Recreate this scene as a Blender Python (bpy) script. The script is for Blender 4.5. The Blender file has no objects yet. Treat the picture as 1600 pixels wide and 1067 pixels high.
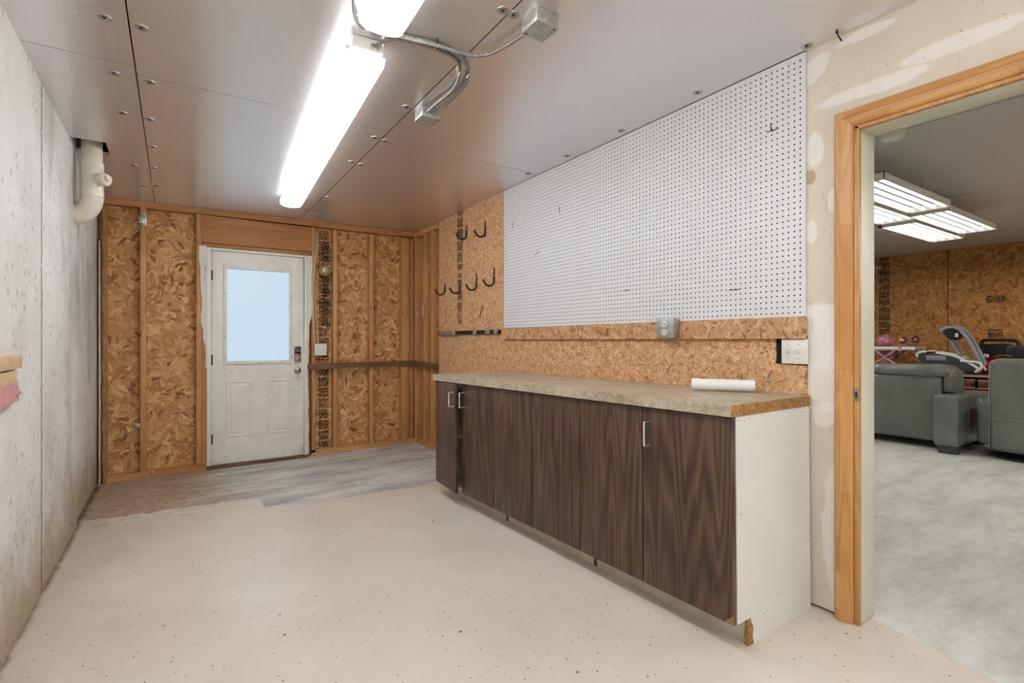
import bpy, bmesh, math, random
from mathutils import Vector, Matrix, Euler, noise
random.seed(7)
S = bpy.context.scene
COL = S.collection
PI = math.pi

# ------------------------------------------------------------------ the place
WR = 2.2637      # face of the boards on the pegboard wall
WL = -0.5221     # concrete wall
WB = 5.399       # stud faces of the back wall
SH = 5.488       # sheathing of the back wall
FARX = 8.87      # far wall of the other room
def FZ(x, y): return (.0122 * min(x, 2.38) - .0048 * y)          # the slab slopes a little
def CZ(x, y): return 2.3848 + .0115 * x - .0048 * y

# ------------------------------------------------------------------ mesh builder
LOC = {}
class MB:
    def __init__(s): s.v, s.f, s.m = [], [], []
    def add(s, vs, fs, mi=0):
        b = len(s.v)
        s.v.extend(Vector(p) for p in vs)
        for f in fs:
            s.f.append([b + i for i in f]); s.m.append(mi)
        return s
    def box(s, x0, x1, y0, y1, z0, z1, b=0, mi=0, seg=2, mat=None):
        t = bmesh.new()
        bmesh.ops.create_cube(t, size=1)
        for v in t.verts:
            v.co = Vector(((x0 + x1) / 2 + v.co.x * (x1 - x0), (y0 + y1) / 2 + v.co.y * (y1 - y0), (z0 + z1) / 2 + v.co.z * (z1 - z0)))
        if b > 0:
            bmesh.ops.bevel(t, geom=list(t.edges), offset=b, segments=seg, affect='EDGES', profile=.5)
        t.verts.ensure_lookup_table()
        t.verts.index_update()
        vs = [(mat @ v.co if mat else v.co.copy()) for v in t.verts]
        s.add(vs, [[v.index for v in f.verts] for f in t.faces], mi)
        t.free()
        return s
    def prism(s, poly, vec, mi=0, mi_side=None):
        n = len(poly); vec = Vector(vec)
        a = [Vector(p) for p in poly]; b = [p + vec for p in a]
        s.add(a + b, [list(range(n)), [n + i for i in range(n)][::-1]], mi)
        s.add(a + b, [[i, (i + 1) % n, n + (i + 1) % n, n + i] for i in range(n)], mi if mi_side is None else mi_side)
        return s
    def loft(s, rings, mi=0, cap=True, closed=True):
        n = len(rings[0]); vs = [p for r in rings for p in r]; fs = []
        for k in range(len(rings) - 1):
            for i in range(n if closed else n - 1):
                j = (i + 1) % n
                fs.append([k * n + i, k * n + j, (k + 1) * n + j, (k + 1) * n + i])
        if cap:
            fs.append(list(range(n))[::-1]); fs.append([(len(rings) - 1) * n + i for i in range(n)])
        return s.add(vs, fs, mi)
    def tube(s, path, r, n=10, mi=0, cap=True, flat=1.0):
        P = [Vector(p) for p in path]
        T = []
        for i in range(len(P)):
            a = P[max(i - 1, 0)]; b = P[min(i + 1, len(P) - 1)]
            T.append((b - a).normalized())
        up = Vector((0, 0, 1)) if abs(T[0].z) < .9 else Vector((1, 0, 0))
        nrm = (up - T[0] * up.dot(T[0])).normalized()
        rings = []
        for i, p in enumerate(P):
            nrm = (nrm - T[i] * nrm.dot(T[i])).normalized()
            bi = T[i].cross(nrm)
            rr = r[i] if isinstance(r, (list, tuple)) else r
            rings.append([p + nrm * (math.cos(2 * PI * k / n) * rr * flat) + bi * (math.sin(2 * PI * k / n) * rr) for k in range(n)])
        return s.loft(rings, mi, cap)
    def lathe(s, prof, o, axis, n=24, mi=0, cap=True):
        ax = Vector(axis).normalized(); o = Vector(o)
        up = Vector((0, 0, 1)) if abs(ax.z) < .9 else Vector((1, 0, 0))
        a = (up - ax * up.dot(ax)).normalized(); b = ax.cross(a)
        rings = [[o + ax * h + a * (math.cos(2 * PI * k / n) * r) + b * (math.sin(2 * PI * k / n) * r) for k in range(n)] for r, h in prof]
        return s.loft(rings, mi, cap)
    def build(s, name, mats, parent=None, origin=None, smooth=35, kind=None):
        me = bpy.data.meshes.new(name)
        me.from_pydata([tuple(p) for p in s.v], [], s.f)
        for p, mi in zip(me.polygons, s.m): p.material_index = mi
        bm = bmesh.new(); bm.from_mesh(me)
        bmesh.ops.remove_doubles(bm, verts=bm.verts, dist=1e-6)
        bmesh.ops.recalc_face_normals(bm, faces=bm.faces)
        if parent is not None: o = LOC[parent.name]
        elif origin is not None: o = Vector(origin)
        else:
            xs = [v.co for v in bm.verts]
            o = Vector(((min(p.x for p in xs) + max(p.x for p in xs)) / 2, (min(p.y for p in xs) + max(p.y for p in xs)) / 2, min(p.z for p in xs)))
        for v in bm.verts: v.co -= o
        bm.to_mesh(me); bm.free()
        for p in me.polygons: p.use_smooth = bool(smooth)
        if smooth: me.set_sharp_from_angle(angle=math.radians(smooth))
        for m in (mats if isinstance(mats, (list, tuple)) else [mats]): me.materials.append(m)
        ob = bpy.data.objects.new(name, me); COL.objects.link(ob)
        if parent is not None:
            ob.parent = parent
        else:
            ob.location = o
        LOC[ob.name] = o.copy()
        if kind: ob['kind'] = kind
        return ob

def tag(o, label, cat, group=None):
    o['label'] = label; o['category'] = cat
    if group: o['group'] = group
    return o
def thing(name, label, cat, loc=(0, 0, 0), group=None):
    o = bpy.data.objects.new(name, None); COL.objects.link(o)
    o.location = loc; o.empty_display_size = .05
    LOC[o.name] = Vector(loc)
    return tag(o, label, cat, group)
def copy_tree(o, parent=None):
    c = o.copy(); COL.objects.link(c); c.parent = parent
    for ch in [x for x in COL.objects if x.parent == o]: copy_tree(ch, c)
    return c
def cat_curve(pts, sub=6):
    P = [Vector(p) for p in pts]; out = []
    for i in range(len(P) - 1):
        p0, p1, p2, p3 = P[max(i - 1, 0)], P[i], P[i + 1], P[min(i + 2, len(P) - 1)]
        for k in range(sub):
            t = k / sub
            out.append(.5 * ((2 * p1) + (p2 - p0) * t + (2 * p0 - 5 * p1 + 4 * p2 - p3) * t * t + (3 * p1 - p0 - 3 * p2 + p3) * t ** 3))
    out.append(P[-1]); return out

# ------------------------------------------------------------------ node helper
class G:
    """one material graph; X wraps a socket so that + - * / make Math nodes"""
    def __init__(g, name, rough=.6, metal=0, spec=.5):
        g.m = bpy.data.materials.new(name); g.m.use_nodes = True
        g.nt = g.m.node_tree
        g.b = g.nt.nodes['Principled BSDF']
        g.b.inputs['Roughness'].default_value = rough
        g.b.inputs['Metallic'].default_value = metal
        g.b.inputs['Specular IOR Level'].default_value = spec
    def n(g, t, **kw):
        nd = g.nt.nodes.new(t)
        for k, v in kw.items():
            if hasattr(nd, k): setattr(nd, k, v)
        return nd
    def link(g, sock, val):
        if isinstance(val, X): val = val.s
        if isinstance(val, bpy.types.NodeSocket): g.nt.links.new(val, sock)
        else: sock.default_value = val
    def math(g, op, a, b=None, c=None, clamp=False):
        nd = g.nt.nodes.new('ShaderNodeMath'); nd.operation = op; nd.use_clamp = clamp
        for i, v in enumerate((a, b, c)):
            if v is not None: g.link(nd.inputs[i], v)
        return X(g, nd.outputs[0])
    def coord(g, rnd=True):
        tc = g.n('ShaderNodeTexCoord').outputs['Object']
        if not rnd: return X(g, tc)
        oi = g.n('ShaderNodeObjectInfo').outputs['Random']
        va = g.nt.nodes.new('ShaderNodeVectorMath'); va.operation = 'MULTIPLY_ADD'
        cb = g.nt.nodes.new('ShaderNodeCombineXYZ')
        for i in range(3): g.link(cb.inputs[i], oi)
        g.link(va.inputs[0], cb.outputs[0]); va.inputs[1].default_value = (17.3, 31.7, 23.1); g.link(va.inputs[2], tc)
        return X(g, va.outputs[0])
    def sep(g, v):
        nd = g.nt.nodes.new('ShaderNodeSeparateXYZ'); g.link(nd.inputs[0], v)
        return [X(g, nd.outputs[i]) for i in range(3)]
    def comb(g, a, b, c=0.0):
        nd = g.nt.nodes.new('ShaderNodeCombineXYZ')
        for i, v in enumerate((a, b, c)): g.link(nd.inputs[i], v)
        return X(g, nd.outputs[0])
    def map(g, v, scale=(1, 1, 1), rot=0, loc=(0, 0, 0)):
        nd = g.nt.nodes.new('ShaderNodeMapping'); g.link(nd.inputs[0], v)
        nd.inputs['Scale'].default_value = scale; nd.inputs['Rotation'].default_value = (0, 0, rot); nd.inputs['Location'].default_value = loc
        return X(g, nd.outputs[0])
    def noise(g, v, scale=5, detail=4, rough=.55, dist=0):
        nd = g.nt.nodes.new('ShaderNodeTexNoise'); g.link(nd.inputs['Vector'], v)
        nd.inputs['Scale'].default_value = scale; nd.inputs['Detail'].default_value = detail
        nd.inputs['Roughness'].default_value = rough; nd.inputs['Distortion'].default_value = dist
        return X(g, nd.outputs[0])
    def vor(g, v, scale=5, dim='3D', rnd=1.0):
        nd = g.nt.nodes.new('ShaderNodeTexVoronoi'); nd.voronoi_dimensions = dim; g.link(nd.inputs['Vector'], v)
        nd.inputs['Scale'].default_value = scale; nd.inputs['Randomness'].default_value = rnd
        return X(g, nd.outputs['Distance']), X(g, nd.outputs['Color'])
    def sm(g, v, a, b, lo=0.0, hi=1.0):
        nd = g.nt.nodes.new('ShaderNodeMapRange'); nd.interpolation_type = 'SMOOTHSTEP'
        g.link(nd.inputs[0], v)
        for i, q in enumerate((a, b, lo, hi)): nd.inputs[1 + i].default_value = q
        return X(g, nd.outputs[0])
    def mix(g, f, a, b):
        nd = g.nt.nodes.new('ShaderNodeMix'); nd.data_type = 'RGBA'
        g.link(nd.inputs[0], f)
        for i, v in ((6, a), (7, b)):
            if isinstance(v, tuple) and len(v) == 3: v = v + (1,)
            g.link(nd.inputs[i], v)
        return X(g, nd.outputs[2])
    def ramp(g, f, stops, interp='LINEAR'):
        nd = g.nt.nodes.new('ShaderNodeValToRGB'); g.link(nd.inputs[0], f)
        cr = nd.color_ramp; cr.interpolation = interp
        while len(cr.elements) < len(stops): cr.elements.new(.5)
        for e, (p, c) in zip(cr.elements, stops):
            e.position = p; e.color = tuple(c) + (1,)
        return X(g, nd.outputs[0])
    def bump(g, h, strength=.2, dist=.01):
        nd = g.nt.nodes.new('ShaderNodeBump'); g.link(nd.inputs['Height'], h)
        nd.inputs['Strength'].default_value = strength; nd.inputs['Distance'].default_value = dist
        g.nt.links.new(nd.outputs[0], g.b.inputs['Normal'])
    def col(g, c):
        if isinstance(c, tuple) and len(c) == 3: c = c + (1,)
        g.link(g.b.inputs['Base Color'], c); return g
class X:
    def __init__(x, g, s): x.g, x.s = g, s
    def __add__(x, o): return x.g.math('ADD', x, o)
    def __radd__(x, o): return x.g.math('ADD', o, x)
    def __sub__(x, o): return x.g.math('SUBTRACT', x, o)
    def __rsub__(x, o): return x.g.math('SUBTRACT', o, x)
    def __mul__(x, o): return x.g.math('MULTIPLY', x, o)
    def __rmul__(x, o): return x.g.math('MULTIPLY', o, x)
    def abs(x): return x.g.math('ABSOLUTE', x)
    def lt(x, o): return x.g.math('LESS_THAN', x, o)
    def gt(x, o): return x.g.math('GREATER_THAN', x, o)
    def max(x, o): return x.g.math('MAXIMUM', x, o)
    def min(x, o): return x.g.math('MINIMUM', x, o)
    def fract(x): return x.g.math('FRACT', x)
def L(r, g=None, b=None):
    """sRGB 0-255 to linear"""
    f = lambda c: ((c / 255 + .055) / 1.055) ** 2.4 if c > 10 else c / 255 / 12.92
    return (f(r), f(g), f(b))

def plain(name, c, rough=.5, metal=0, var=.06, spec=.5, scale=12, bump=0):
    g = G(name, rough, metal, spec)
    v = g.coord(); n = g.noise(v, scale, 4)
    d = tuple(max(0, q * (1 - var * 2)) for q in c); l = tuple(min(1, q * (1 + var)) for q in c)
    g.col(g.ramp(n, [(.3, d), (.7, l)]))
    if bump: g.bump(g.noise(v, scale * 4, 3), bump, .004)
    return g.m
def pine(name, axis, c0, c1, c2, rough=.55, knots=False, lam=False):
    """sawn wood: growth rings read off as contour lines of a stretched noise"""
    g = G(name, rough)
    x, y, z = g.sep(g.coord())
    a = {'X': (x, y, z), 'Y': (y, x, z), 'Z': (z, x, y)}[axis]
    v = g.comb(a[0] * .5, a[1] * 4.0, a[2] * 4.0)
    big = g.noise(v, 1.7, 2, .4)
    rings = (big * 16.0).fract()
    tri = (rings - .5).abs() * 2.0
    fine = g.noise(g.comb(a[0] * 3.0, a[1] * 120.0, a[2] * 120.0), 1.0, 3)
    tone = g.noise(g.comb(a[0] * 1.5, a[1] * 8.0, a[2] * 8.0), 1.0, 3)
    c = g.mix(tri * .55 + fine * .35, c0, c1)
    c = g.mix(g.sm(tone, .45, .72), c, c2)
    if knots:
        d, cc = g.vor(g.comb(a[0] * 3.0, a[1] * 14.0, a[2] * 14.0), 1.0)
        k = g.sm(d, .05, .13, 1, 0)
        c = g.mix(k * .8, c, tuple(q * .35 for q in c1))
    if lam:     # finger-jointed blocks of differing tone
        st = g.math('FLOOR', (a[1] + a[2]) * 42.0)
        d, cc = g.vor(g.comb(a[0] * 2.3, st * 7.7, 0.0), 1.0, '2D'); r_, g_, b_ = g.sep(cc)
        c = g.mix(r_ * .5, c, g.mix(g_, L(224, 178, 118), L(170, 104, 48)))
    g.col(c); g.bump(fine, .12, .003)
    return g.m
def osb_color(g, u, w, size, asp, pal, angles=(.2, .85, 1.5, 2.15, 2.75)):
    """overlapping wood strands: the strand with the highest random rank of several rotated layers shows"""
    base = g.comb(u, w, 0.0)
    nz = g.nt.nodes.new('ShaderNodeTexNoise'); g.link(nz.inputs['Vector'], base); nz.inputs['Scale'].default_value = 9.0 / (size * 10); nz.inputs['Detail'].default_value = 2
    va = g.nt.nodes.new('ShaderNodeVectorMath'); va.operation = 'MULTIPLY_ADD'
    g.link(va.inputs[0], nz.outputs['Color']); va.inputs[1].default_value = (size * .22,) * 3; g.link(va.inputs[2], base)
    base = X(g, va.outputs[0])
    top = None; val = None
    for i, th in enumerate(angles):
        m = g.map(base, (1, 1, 1), th, (i * 3.1, i * 1.7, 0))
        m = g.map(m, (1 / size, asp / size, 1))
        d, c = g.vor(m, 1.0, '2D')
        r, gg, b = g.sep(c)
        if top is None: top, val = r, gg
        else:
            k = r.gt(top)
            val = g.math('MULTIPLY_ADD', k, gg - val, val)
            top = r.max(top)
    grain = g.noise(g.comb(u * 160.0, w * 160.0, 0.0), 1.0, 2)
    v = val * .8 + grain * .2
    return g.ramp(v, pal), top
def stamp(g, u, w, u0, u1, w0, w1, fine=55.0, seed=0.0):
    """a column of smudged black mill print, as a 0..1 mask"""
    inside = u.gt(u0) * u.lt(u1) * w.gt(w0) * w.lt(w1)
    a = g.noise(g.comb(u * fine * 1.2 + seed, w * fine, 0.0), 1.0, 1)
    b = g.noise(g.comb(u * 4.0 + seed, w * 7.0, 0.0), 1.0, 1)
    bands = (w * 9.0 + seed).fract()
    return inside * (a + b * .25 + bands.lt(.12) * -.3).gt(.57)

OSB_BACK = [(0, L(104, 62, 34)), (.1, L(136, 88, 50)), (.2, L(180, 128, 78)), (.45, L(200, 148, 94)), (.7, L(212, 162, 108)), (.85, L(226, 182, 130)), (1, L(242, 208, 162))]
OSB_FINE = [(0, L(112, 70, 44)), (.1, L(150, 100, 66)), (.22, L(190, 140, 98)), (.5, L(208, 160, 116)), (.75, L(220, 174, 130)), (1, L(240, 202, 160))]
OSB_FAR = [(0, L(100, 62, 28)), (.15, L(142, 92, 44)), (.45, L(168, 114, 58)), (.75, L(184, 130, 70)), (1, L(206, 156, 92))]
def osb(name, plane, size, asp, pal, rough=.62, stamps=(), spots=()):
    g = G(name, rough, 0, .3)
    p = g.coord(False); x, y, z = g.sep(p)
    u, w = (y, z) if plane == 'X' else (x, z) if plane == 'Y' else (x, y)
    c, h = osb_color(g, u, w, size, asp, pal)
    for i, s in enumerate(stamps):
        c = g.mix(stamp(g, u, w, *s, seed=i * 7.3) * .88, c, L(38, 30, 26))
    g.col(c); g.bump(h, .25, .003)
    return g.m

# ------------------------------------------------------------------ materials
M = {}
M['osb_back'] = osb('osb_back', 'Y', .085, 3.4, OSB_BACK, stamps=((1.235, 1.335, .05, .86, 60.0), (1.24, 1.335, .95, 2.3, 60.0), (1.27, 1.36, 1.3, 2.2, 80.0)))
M['osb_tall'] = osb('osb_tall', 'X', .036, 5.5, OSB_FINE, stamps=((4.255, 4.37, 1.83, 2.4, 80.0), (4.27, 4.36, 1.3, 1.8, 90.0)))
M['osb_fine'] = osb('osb_fine', 'X', .038, 5.5, OSB_FINE)
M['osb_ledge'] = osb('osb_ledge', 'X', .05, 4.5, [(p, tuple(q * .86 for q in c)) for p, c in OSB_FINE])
M['osb_far'] = osb('osb_far', 'X', .09, 4.5, OSB_FAR, stamps=((3.19, 3.33, .9, 2.42, 45.0), (1.93, 2.11, 1.65, 1.76, 60.0), (1.95, 2.1, 1.2, 1.3, 60.0)))
P0, P1, P2 = L(206, 154, 98), L(180, 126, 74), L(218, 168, 112)
for ax in 'XYZ':
    M['pine' + ax] = pine('pine_' + ax, ax, P0, P1, P2, knots=True)
    M['header' + ax] = pine('header_' + ax, ax, L(196, 140, 88), L(168, 112, 64), L(206, 152, 98), knots=True)
    M['brace' + ax] = pine('weathered_' + ax, ax, L(116, 82, 52), L(84, 56, 34), L(134, 98, 66))
    M['trim' + ax] = pine('orange_pine_' + ax, ax, L(212, 160, 98), L(176, 114, 58), L(196, 140, 80), rough=.35, lam=True)
    M['raw' + ax] = pine('raw_board_' + ax, ax, L(226, 196, 158), L(200, 164, 120), L(222, 190, 150))

def m_concrete():
    g = G('poured_concrete_wall', .9, 0, .2)
    p = g.coord(False); x, y, z = g.sep(p)
    n1 = g.noise(p, 1.6, 6, .6); n2 = g.noise(p, 14, 5, .65)
    c = g.ramp(n1 * .7 + n2 * .3, [(.3, L(204, 202, 198)), (.5, L(220, 219, 216)), (.7, L(233, 232, 230))])
    # grey weathered cloud near the far end, brown tide marks above the slab
    cloud = g.sm(g.noise(g.comb(y * 1.4, z * .7, 0.0), 1.5, 5, .6), .46, .66) * g.sm(y, 3.0, 3.6)
    c = g.mix(cloud * .5, c, L(152, 150, 147))
    tide = g.sm(z + g.noise(p, 5, 4) * .6 - .3, .0, .5, 1, 0)
    c = g.mix(tide * .8, c, L(172, 146, 112))
    # air holes left by the forms
    d, cc = g.vor(g.comb(y * 46.0, z * 20.0, 0.0), 1.0, '2D')
    r, a, b = g.sep(cc)
    pit = d.lt(a * .3) * r.gt(.74) * g.noise(p, 3, 2).gt(.46)
    c = g.mix(pit * .6, c, L(92, 88, 82))
    # form joints
    wob = g.noise(g.comb(0.0, 0.0, z * 9.0), 1.0, 4) * .03 - .015
    for y0, w in ((3.2, .011), (4.262, .016)):
        dd = (y + wob - y0).abs()
        c = g.mix(g.sm(dd, w * .6, w * 1.4, 1, 0) * g.noise(p, 40, 2).gt(.36) * .8, c, L(84, 78, 70))
    run = g.sm((y + wob * 2.0 - 4.3).abs(), .0, .07, 1, 0) * g.sm(g.noise(p, 7, 3), .35, .6)
    c = g.mix(run * .8, c, L(140, 118, 90))
    streak = g.sm((y + wob * 3.0 - 4.42).abs(), .03, .12, 1, 0) * g.sm(z, 1.25, 1.6) * g.sm(g.noise(g.comb(y * 20.0, z * 2.0, 0.0), 1.0, 4), .42, .6)
    c = g.mix(streak * .8, c, L(104, 106, 110))
    g.col(c); g.bump(n2 + pit * -1.5, .35, .006)
    return g.m
M['concrete'] = m_concrete()

def m_floor():
    g = G('painted_slab', .4, 0, .4)
    p = g.coord(False); x, y, z = g.sep(p)
    n1 = g.noise(p, 2.2, 6, .6); n2 = g.noise(p, 22, 5, .6)
    paint = g.ramp(n1, [(.3, L(208, 196, 181)), (.7, L(219, 208, 194))])
    d, cc = g.vor(g.map(p, (26, 26, 0)), 1.0, '2D'); r, a, b = g.sep(cc)
    speck = d.lt(a * .095) * r.gt(.66)
    paint = g.mix(speck * .9, paint, L(62, 54, 46))
    d2, c2 = g.vor(g.map(p, (5, 5, 0)), 1.0, '2D'); r2, a2, b2 = g.sep(c2)
    paint = g.mix(d2.lt(a2 * .038) * r2.gt(.7) * .8, paint, L(70, 60, 52))
    dirty = g.sm(x + n1 * .5, -.2, .15, 1, 0)
    paint = g.mix(dirty * .3, paint, L(178, 154, 124))
    m = g.noise(g.comb(x * 1.1 - y * .5, y * 3.4, 0.0), 1.5, 7, .68)
    bare = g.ramp(m * .8 + n2 * .2, [(.32, L(140, 141, 140)), (.45, L(178, 178, 174)), (.54, L(200, 198, 192)), (.66, L(220, 217, 210))])
    rust = g.sm(x + m * 1.4, .6, 1.4, 1, 0)
    bare = g.mix(rust * .85, bare, g.ramp(n2, [(.3, L(140, 110, 82)), (.7, L(184, 156, 124))]))
    pale = g.ramp(m * .75 + n2 * .25, [(.3, L(162, 161, 155)), (.45, L(192, 191, 185)), (.56, L(208, 207, 201)), (.7, L(222, 221, 216))])
    # paint stops on a ragged line before the back wall; two brush passes step it
    jag = g.noise(g.comb(x * 4.0, y * 6.0, 0.0), 1.0, 7, .7) * .2 - .1
    fl = g.noise(g.comb(x * 9.0, y * 30.0, 0.0), 1.0, 4, .6)
    edge = y + jag + x.gt(.52) * (x * -.02 + .31)
    lim = g.math('MULTIPLY_ADD', x, -.13, 4.27)
    is_bare = edge.gt(lim)
    peel = (g.sm(edge - lim, -.42, -.02) * .14 + fl).gt(.72) * (edge - lim).gt(-.4)
    c = g.mix(is_bare.max(peel), paint, bare)
    # the sill of the doorway: paint ends, the next room is bare grey slab
    other = (x - y * .244 + g.noise(p, 12, 3) * .02).gt(2.157) * y.lt(1.2)
    other = other.max(x.gt(2.39))
    c = g.mix(other, c, pale)
    g.col(c)
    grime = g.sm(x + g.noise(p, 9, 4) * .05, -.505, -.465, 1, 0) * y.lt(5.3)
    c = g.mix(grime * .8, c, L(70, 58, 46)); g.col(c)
    g.link(g.b.inputs['Roughness'], g.mix(is_bare.max(other), (.27, .27, .27), (.6, .6, .6)))
    g.bump(n2 + m * .4, .08, .004)
    return g.m
M['floor'] = m_floor()

def m_foil(name, c, metal, rough):
    g = G(name, rough, metal, .5)
    p = g.coord(False); x, y, z = g.sep(p)
    n = g.noise(p, 1.3, 5, .6)
    streak = g.noise(g.comb(x * 60.0, y * 1.2, 0.0), 1.0, 3)
    g.col(g.mix(n * .5 + streak * .3, tuple(q * .84 for q in c), c))
    g.link(g.b.inputs['Roughness'], g.math('MULTIPLY_ADD', streak, .12, rough - .02))
    d, cc = g.vor(g.map(p, (14, 14, 0)), 1.0, '2D'); r, a, b = g.sep(cc)
    dent = g.sm(d, .0, .16, 1, 0) * r.gt(.8)
    tg = g.n('ShaderNodeTangent'); tg.direction_type = 'UV_MAP'
    g.nt.links.new(tg.outputs[0], g.b.inputs['Tangent'])
    g.b.inputs['Anisotropic'].default_value = .94; g.b.inputs['Anisotropic Rotation'].default_value = .25
    g.bump(g.noise(p, 4, 2) * .7 + g.noise(p, 50, 2) * .1 + dent * .3, .13, .012)
    return g.m
M['foil'] = m_foil('foil_faced_board', L(246, 243, 245), .9, .28)
M['foil_far'] = m_foil('foil_faced_board_pale', L(232, 236, 236), .45, .4)

def m_walnut():
    g = G('walnut_laminate', .38, 0, .45)
    x, y, z = g.sep(g.coord())
    big = g.noise(g.comb(x * 3.0, y * 6.0, z * .5), 1.3, 2, .35)
    r = (big * 12.0).fract()
    t = (r - .5).abs() * 2.0
    fine = g.noise(g.comb(0.0, y * 260.0, z * 4.0), 1.0, 3)
    tone = g.noise(g.comb(0.0, y * 22.0, z * .7), 1.0, 3)
    c = g.ramp(t * .28 + fine * .42 + tone * .3, [(.28, L(54, 39, 32)), (.45, L(76, 55, 44)), (.58, L(94, 68, 53)), (.75, L(120, 86, 65))])
    g.col(c); g.bump(fine, .06, .002); return g.m
M['walnut'] = m_walnut()
def m_laminate():
    g = G('stone_laminate', .33, 0, .5)
    p = g.coord(False)
    n = g.noise(p, 34, 6, .7); n2 = g.noise(p, 5, 4)
    g.col(g.ramp(n * .65 + n2 * .35, [(.32, L(138, 122, 98)), (.46, L(172, 157, 134)), (.56, L(192, 178, 157)), (.7, L(212, 201, 184))]))
    return g.m
M['laminate'] = m_laminate()
def m_chip():
    g = G('particleboard_edge', .85)
    p = g.coord(False)
    g.col(g.ramp(g.noise(p, 60, 5, .7), [(.3, L(112, 76, 38)), (.5, L(160, 116, 64)), (.7, L(190, 146, 92))])); g.bump(g.noise(p, 90, 3), .3, .004)
    return g.m
M['chip'] = m_chip()
def m_drywall():
    g = G('bare_drywall', .85, 0, .2)
    p = g.coord(False); x, y, z = g.sep(p)
    n = g.noise(p, 3, 5, .6)
    c = g.ramp(n, [(.3, L(214, 201, 182)), (.7, L(226, 214, 197))])
    wob = g.noise(p, 7, 5, .65) - .5
    def blob(y0, z0, ry, rz, k=0.0):
        a = (y - y0 + (z - z0) * k) * (1.0 / ry); b = (z - z0) * (1.0 / rz)
        return g.sm(a * a + b * b + wob * 2.4, .7, 1.25, 1, 0)
    m = None
    for q in ((1.09, 1.975, .035, .075), (1.1, 2.31, .055, .06, .5), (1.105, 1.62, .025, .05), (1.05, .85, .05, .05), (1.02, 1.74, .018, .05),
              (.88, 2.15, .19, .028), (.62, 2.2, .16, .03), (.9, 2.375, .1, .02, .2), (1.04, 1.17, .2, .14), (1.0, .35, .06, .3)):
        e = blob(*q); m = e if m is None else m.max(e)
    c = g.mix(m * .6, c, L(242, 240, 236))
    low = z.lt(1.31) * z.gt(.86)
    c = g.mix(low * .55, c, L(238, 234, 228))
    c = g.mix(blob(1.11, 1.86, .022, .03) * .8, c, L(190, 160, 122))
    stain = g.sm(g.noise(g.comb(y * 16.0, z * 2.5, 0.0), 1.0, 4), .6, .75)
    c = g.mix(stain * .4, c, L(190, 166, 132))
    d, cc = g.vor(g.comb(y * 18.0, z * 18.0, 0.0), 1.0, '2D'); r, a, b = g.sep(cc)
    c = g.mix(d.lt(.03) * r.gt(.8), c, L(60, 48, 40))
    g.col(c); return g.m
M['drywall'] = m_drywall()
M['wall_other'] = plain('painted_wall', L(232, 229, 222), .7)
M['void'] = plain('painted_cavity_dark', (.006, .006, .006), .9)  # flat black that paints the dark of unlit cavities
M['cream_jamb'] = plain('cream_paint', L(214, 210, 190), .45, var=.03, scale=6)
M['peg'] = plain('white_hardboard', L(222, 222, 224), .42, var=.015, scale=3)
M['peg_back'] = plain('brown_hardboard_hole_shade', L(44, 36, 30), .9)  # brown hardboard, darkened to paint shade into the peg holes
M['white_melamine'] = plain('white_melamine', L(226, 224, 217), .4, var=.02, scale=4)
M['toe'] = plain('scuffed_white_board', L(208, 200, 186), .6, var=.08, scale=14)
def m_door():
    g = G('worn_white_door_paint', .4, 0, .45)
    p = g.coord(False); x, y, z = g.sep(p)
    n = g.noise(p, 6, 6, .65)
    c = g.ramp(n, [(.35, L(228, 226, 216)), (.65, L(240, 239, 231))])
    grime = g.sm(g.noise(p, 4, 6, .7), .55, .72) * g.sm(z, .2, .95, 1, 0)
    c = g.mix(grime * .5, c, L(182, 164, 134))
    g.col(c); return g.m
M['door'] = m_door()
def m_peeled():
    g = G('peeling_white_paint', .75)
    p = g.coord(False)
    n = g.noise(g.map(p, (12, 12, 5)), 1.6, 6, .7)
    g.col(g.ramp(n, [(.3, L(176, 152, 124)), (.38, L(222, 216, 204)), (.7, L(236, 232, 224))])); g.bump(n, .3, .004)
    return g.m
M['peeled'] = m_peeled()
M['chrome'] = plain('chrome', (.86, .86, .86), .32, 1, .02)
M['nickel'] = plain('satin_nickel', L(168, 158, 146), .3, 1, .03)
M['galv'] = plain('galvanised_steel', L(188, 190, 188), .38, .85, .12, scale=30)
M['galv_paint'] = plain('dull_zinc', L(184, 185, 178), .45, .6, .14, scale=30)
M['black'] = plain('black_rubber', L(26, 25, 25), .45, 0, .05)
M['black_gloss'] = plain('black_plastic', L(30, 31, 33), .25, 0, .05)
M['dark_grey'] = plain('dark_grey_plastic', L(58, 58, 60), .45, 0, .05)
M['grey'] = plain('grey_plastic', L(140, 142, 146), .4, 0, .04)
M['off_white'] = plain('off_white_plastic', L(222, 218, 208), .4, 0, .02)
M['ivory'] = plain('ivory_plastic', L(226, 218, 196), .4, 0, .03)
M['fixture'] = plain('white_enamel', L(226, 222, 212), .4, 0, .02)
M['white_paper'] = plain('white_paper', L(238, 237, 233), .6, 0, .01)
M['pvc'] = plain('cream_pvc', L(228, 220, 200), .35, 0, .05, scale=8)
M['foam'] = plain('yellowed_foam', L(168, 134, 84), .9, 0, .18, scale=26, bump=.5)
M['caulk'] = plain('white_caulk', L(222, 216, 204), .7, 0, .04)
M['cable'] = plain('white_cable_sheath', L(214, 206, 190), .5, 0, .05)
M['pink'] = plain('pink_paper', L(206, 150, 146), .8, 0, .08)
M['red'] = plain('red_enamel', L(186, 18, 20), .3, 0, .04)
M['pinktube'] = plain('pink_tube', L(206, 146, 172), .35, 0, .04)
M['purple'] = plain('purple_petal', L(96, 22, 66), .6, 0, .15)
M['yellow'] = plain('yellow_petal', L(232, 200, 110), .6, 0, .1)
M['green'] = plain('green_stem', L(110, 120, 60), .6, 0, .1)
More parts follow.
